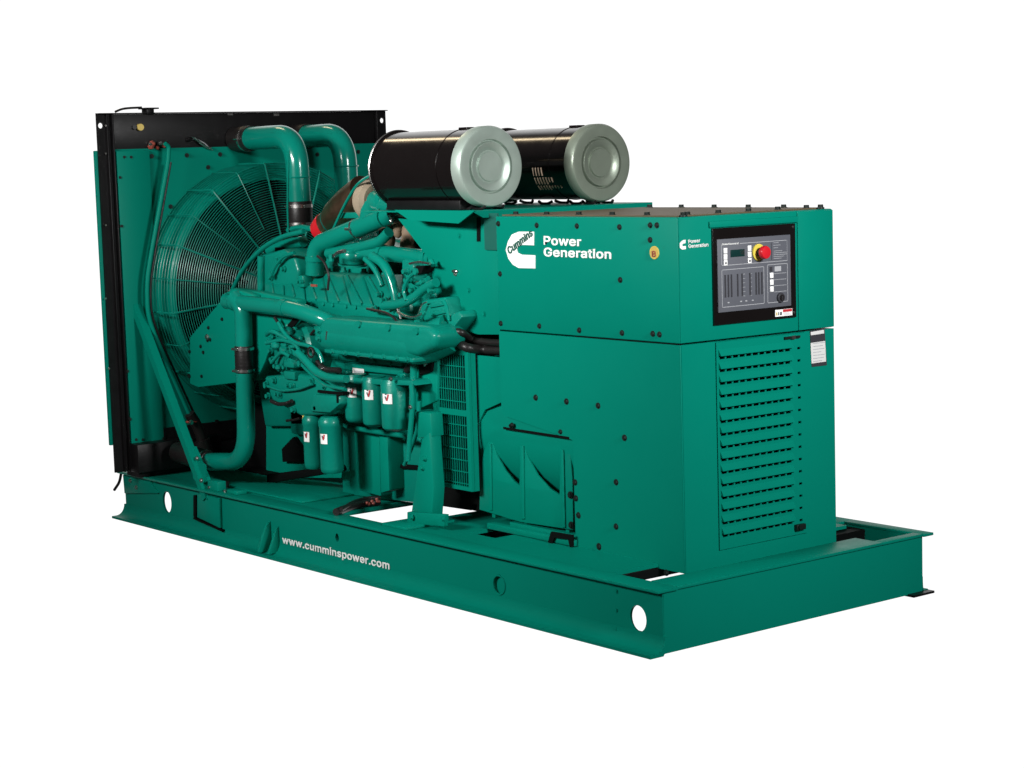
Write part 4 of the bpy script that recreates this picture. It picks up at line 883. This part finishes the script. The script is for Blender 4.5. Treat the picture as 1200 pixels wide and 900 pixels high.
# ---- intermediate green plate between the engine and the housings
m = MB()
m.prism('y', .34, .352, [(2.202, 0.340, 1.634), (2.650, 0.340, 1.613), (2.722, 0.340, 1.659), (2.956, 0.340, 1.652), (2.948, 0.340, 1.129), (2.787, 0.340, 1.121), (2.694, 0.340, 1.132), (2.581, 0.340, 1.173), (2.490, 0.340, 1.290), (2.421, 0.340, 1.463)], GREEN, bev=.002)
m.box((2.87, .33, 1.50), (2.965, .339, 1.66), GREEND)  # this and the black strip below paint the shade of a recess
m.prism('y', .336, .339, [(2.811, 0.338, 1.641), (2.836, 0.338, 1.641), (2.830, 0.338, 1.536), (2.806, 0.338, 1.535)], DEEP)
m.bolts([(2.952, 0.339, 1.548), (2.639, 0.339, 1.387)], (0, -1, 0), STEEL, r=.008); m.bolts([(2.968, 0.339, 1.400), (2.837, 0.339, 1.215), (2.674, 0.339, 1.560), (2.730, 0.339, 1.317)], (0, -1, 0), GREEN, r=.010, h=.006)
m.ball((2.636, 0.337, 1.399), .016, STEEL, (1.5, .5, .6), n=12)
m.box((2.5, .36, 1.2), (2.96, 1.15, 1.62), GREEN)
m.build('support_panel', root)
# tray carrying the air cleaners
m = MB()
TZ = 1.672
m.box((2.05, .24, TZ-.006), (2.90, 1.30, TZ), GREEN, .001)
m.prism('y', .232, .24, [(2.332, 0.236, 1.678), (2.933, 0.236, 1.675), (2.814, 0.236, 1.619), (2.443, 0.236, 1.632)], GREEN)
m.prism('x', 2.90, 2.906, [(.24, TZ), (1.30, TZ), (1.30, TZ-.03), (.30, TZ-.03)], GREEN)
m.box((2.3, .45, TZ-.05), (2.86, .47, TZ-.007), BLACK); m.box((2.85, .5, TZ-.045), (2.89, 1.2, TZ-.007), BLACK)
m.build('air_cleaner_tray', root)

# ---- air cleaners
def cleaner(y, aluminium, perforated, label):
    m = MB(); z = 1.863; R_ = .176; x0, x1 = 2.10, 2.80
    m.lathe((x0, y, z), (1, 0, 0), [(0, R_-.06), (.0, R_-.012), (.004, R_), (.02, R_+.003), (.026, R_-.006), (.05, R_-.007), (x1-x0-.1, R_-.007), (x1-x0-.04, R_-.006), (x1-x0-.03, R_-.03)], GLOSSB, 72)
    for q in range(3):      # seams of the shell
        m.ring((x0+.52+.012*q, y, z), R_-.006, .0015, GLOSSB, n=72, m=5) if q == 0 else None
    t = math.radians(100); m.box((x0+.50, y-.02, z+R_-.012), (x0+.56, y+.03, z+R_+.002), GLOSSB, .003)
    if not perforated: m.box((x0+.03, y-.10, TZ+.001), (x1-.1, y+.1, z-R_+.03), BLACK, .004)
    # wire feet
    for xf in (x0+.08, x0+.35, x1-.12, x1-.03):
        for s_ in (-1, 1):
            m.tube([(xf-.05, y+s_*.05, z-R_+.0), (xf-.02, y+s_*.06, TZ+.004), (xf+.03, y+s_*.06, TZ+.004), (xf+.05, y+s_*.05, z-R_)], .007, BLACK, .02, n=8)
    o = m.build('air_cleaner', root, label)
    m = MB(); A = aluminium
    m.lathe((x1-.055, y, z), (1, 0, 0), [(0, R_-.002), (.002, R_+.004), (.05, R_+.004), (.060, R_-.002), (.062, R_-.012), (.058, R_-.05), (.058, R_-.055), (.044, R_-.060), (.044, R_-.064), (.062, R_-.069), (.056, R_-.092), (.046, R_-.104), (.046, R_-.108), (.054, R_-.112), (.054, .01)], A, 72)
    m.build('end_cap', o)
    m = MB(); m.ring((x0+.01, y, z), R_+.001, .005, STEEL, n=72, m=8); m.build('rim_band', o)
    if perforated:
        m = MB()
        for r_ in range(3):
            for k in range(9):
                if (r_ == 0 and k > 3) or (r_ == 1 and k > 6): continue
                aa = math.radians(-5-[0, 16, 31][r_]); xx_ = 2.505+.0205*k
                for q in range(1):
                    hh = [.19, .17, .12][r_] - (.05 if k > 4 else 0)
                    P = []
                    for j in range(4):
                        ab = aa - hh*j/3*1.2
                        P.append(Vector((xx_, y-(R_-.0055)*math.cos(ab), z+(R_-.0055)*math.sin(ab))))
                    m.tube(P, .0038, GRILL, .003, n=5, k=1)
        m.build('intake_slots', o, 'pale slotted intake patch low on the black shell')
    return o
GRILL = material('tan_mesh', (.42, .30, .21), .6)
cleaner(.43, ALU, False, 'near black air cleaner with light grey end cap')
cleaner(1.08, ALU2, True, 'far black air cleaner with darker end cap and slotted patch')

# ---------------------------------------------------------------- camera
CAM = dict(cx=9.79482, cy=-5.01968, cz=1.9, yaw=0.90139, pitch=-0.11345, roll=-0.03028, f=2330.22579)
fw = Vector((-math.sin(CAM['yaw'])*math.cos(CAM['pitch']), math.cos(CAM['yaw'])*math.cos(CAM['pitch']), math.sin(CAM['pitch'])))
rt = Vector((math.cos(CAM['yaw']), math.sin(CAM['yaw']), 0)); upv = rt.cross(fw)
c, s = math.cos(CAM['roll']), math.sin(CAM['roll'])
r2 = rt*c + upv*s; u2 = -rt*s + upv*c
cd = bpy.data.cameras.new('camera'); cam = bpy.data.objects.new('camera', cd); C.objects.link(cam)
M3 = Matrix((r2, u2, -fw)).transposed(); cam.matrix_world = Matrix.Translation((CAM['cx'], CAM['cy'], CAM['cz'])) @ M3.to_4x4()
cd.sensor_width = 36; cd.lens = CAM['f']/1200*36; cd.clip_end = 200; cd.clip_start = .05
bpy.context.scene.camera = cam

# ---------------------------------------------------------------- studio surround: white sweep behind and below, dark studio elsewhere
w = bpy.data.worlds.new('World'); bpy.context.scene.world = w; w.use_nodes = True
nt = w.node_tree; bg = nt.nodes['Background']
tc = nt.nodes.new('ShaderNodeTexCoord'); dp = nt.nodes.new('ShaderNodeVectorMath'); dp.operation = 'DOT_PRODUCT'
nt.links.new(tc.outputs['Generated'], dp.inputs[0]); dp.inputs[1].default_value = Vector((-.775, .615, -.14)).normalized()
mr = nt.nodes.new('ShaderNodeMapRange'); mr.interpolation_type = 'SMOOTHSTEP'
mr.inputs[1].default_value = math.cos(math.radians(52)); mr.inputs[2].default_value = math.cos(math.radians(36)); mr.inputs[3].default_value = .05; mr.inputs[4].default_value = 1.08
nt.links.new(dp.outputs['Value'], mr.inputs[0]); nt.links.new(mr.outputs[0], bg.inputs['Strength']); bg.inputs['Color'].default_value = (1, 1, 1, 1)

def softbox(name, loc, target, sx, sy, power, col=(1, 1, 1), spread=180):
    ld = bpy.data.lights.new(name, 'AREA'); ld.shape = 'RECTANGLE'; ld.size = sx; ld.size_y = sy; ld.energy = power; ld.color = col; ld.spread = math.radians(spread)
    o = bpy.data.objects.new(name, ld); C.objects.link(o); o.location = loc
    o.rotation_euler = (Vector(target)-Vector(loc)).to_track_quat('-Z', 'Y').to_euler(); return o
softbox('key_softbox', (2.9, -5.8, 3.5), (2.45, .3, 2.15), 2.4, .7, 72, (1, .99, .97), 64)
softbox('small_softbox', (1.9, -6.0, 3.9), (2.3, .3, 1.8), .16, .28, 11, (1, 1, 1), 60)
softbox('end_softbox', (9.4, -.2, 3.2), (4.1, .75, 1.5), 1.0, 1.0, 45, (1, 1, 1), 60)
softbox('overhead_softbox', (-2.2, .95, 5.6), (2.5, .6, 1.8), .45, 1.8, 26, (1, .80, .52))
sc = bpy.context.scene
sc.view_settings.view_transform = 'Standard'; sc.view_settings.look = 'None'; sc.view_settings.exposure = 0; sc.view_settings.gamma = 1
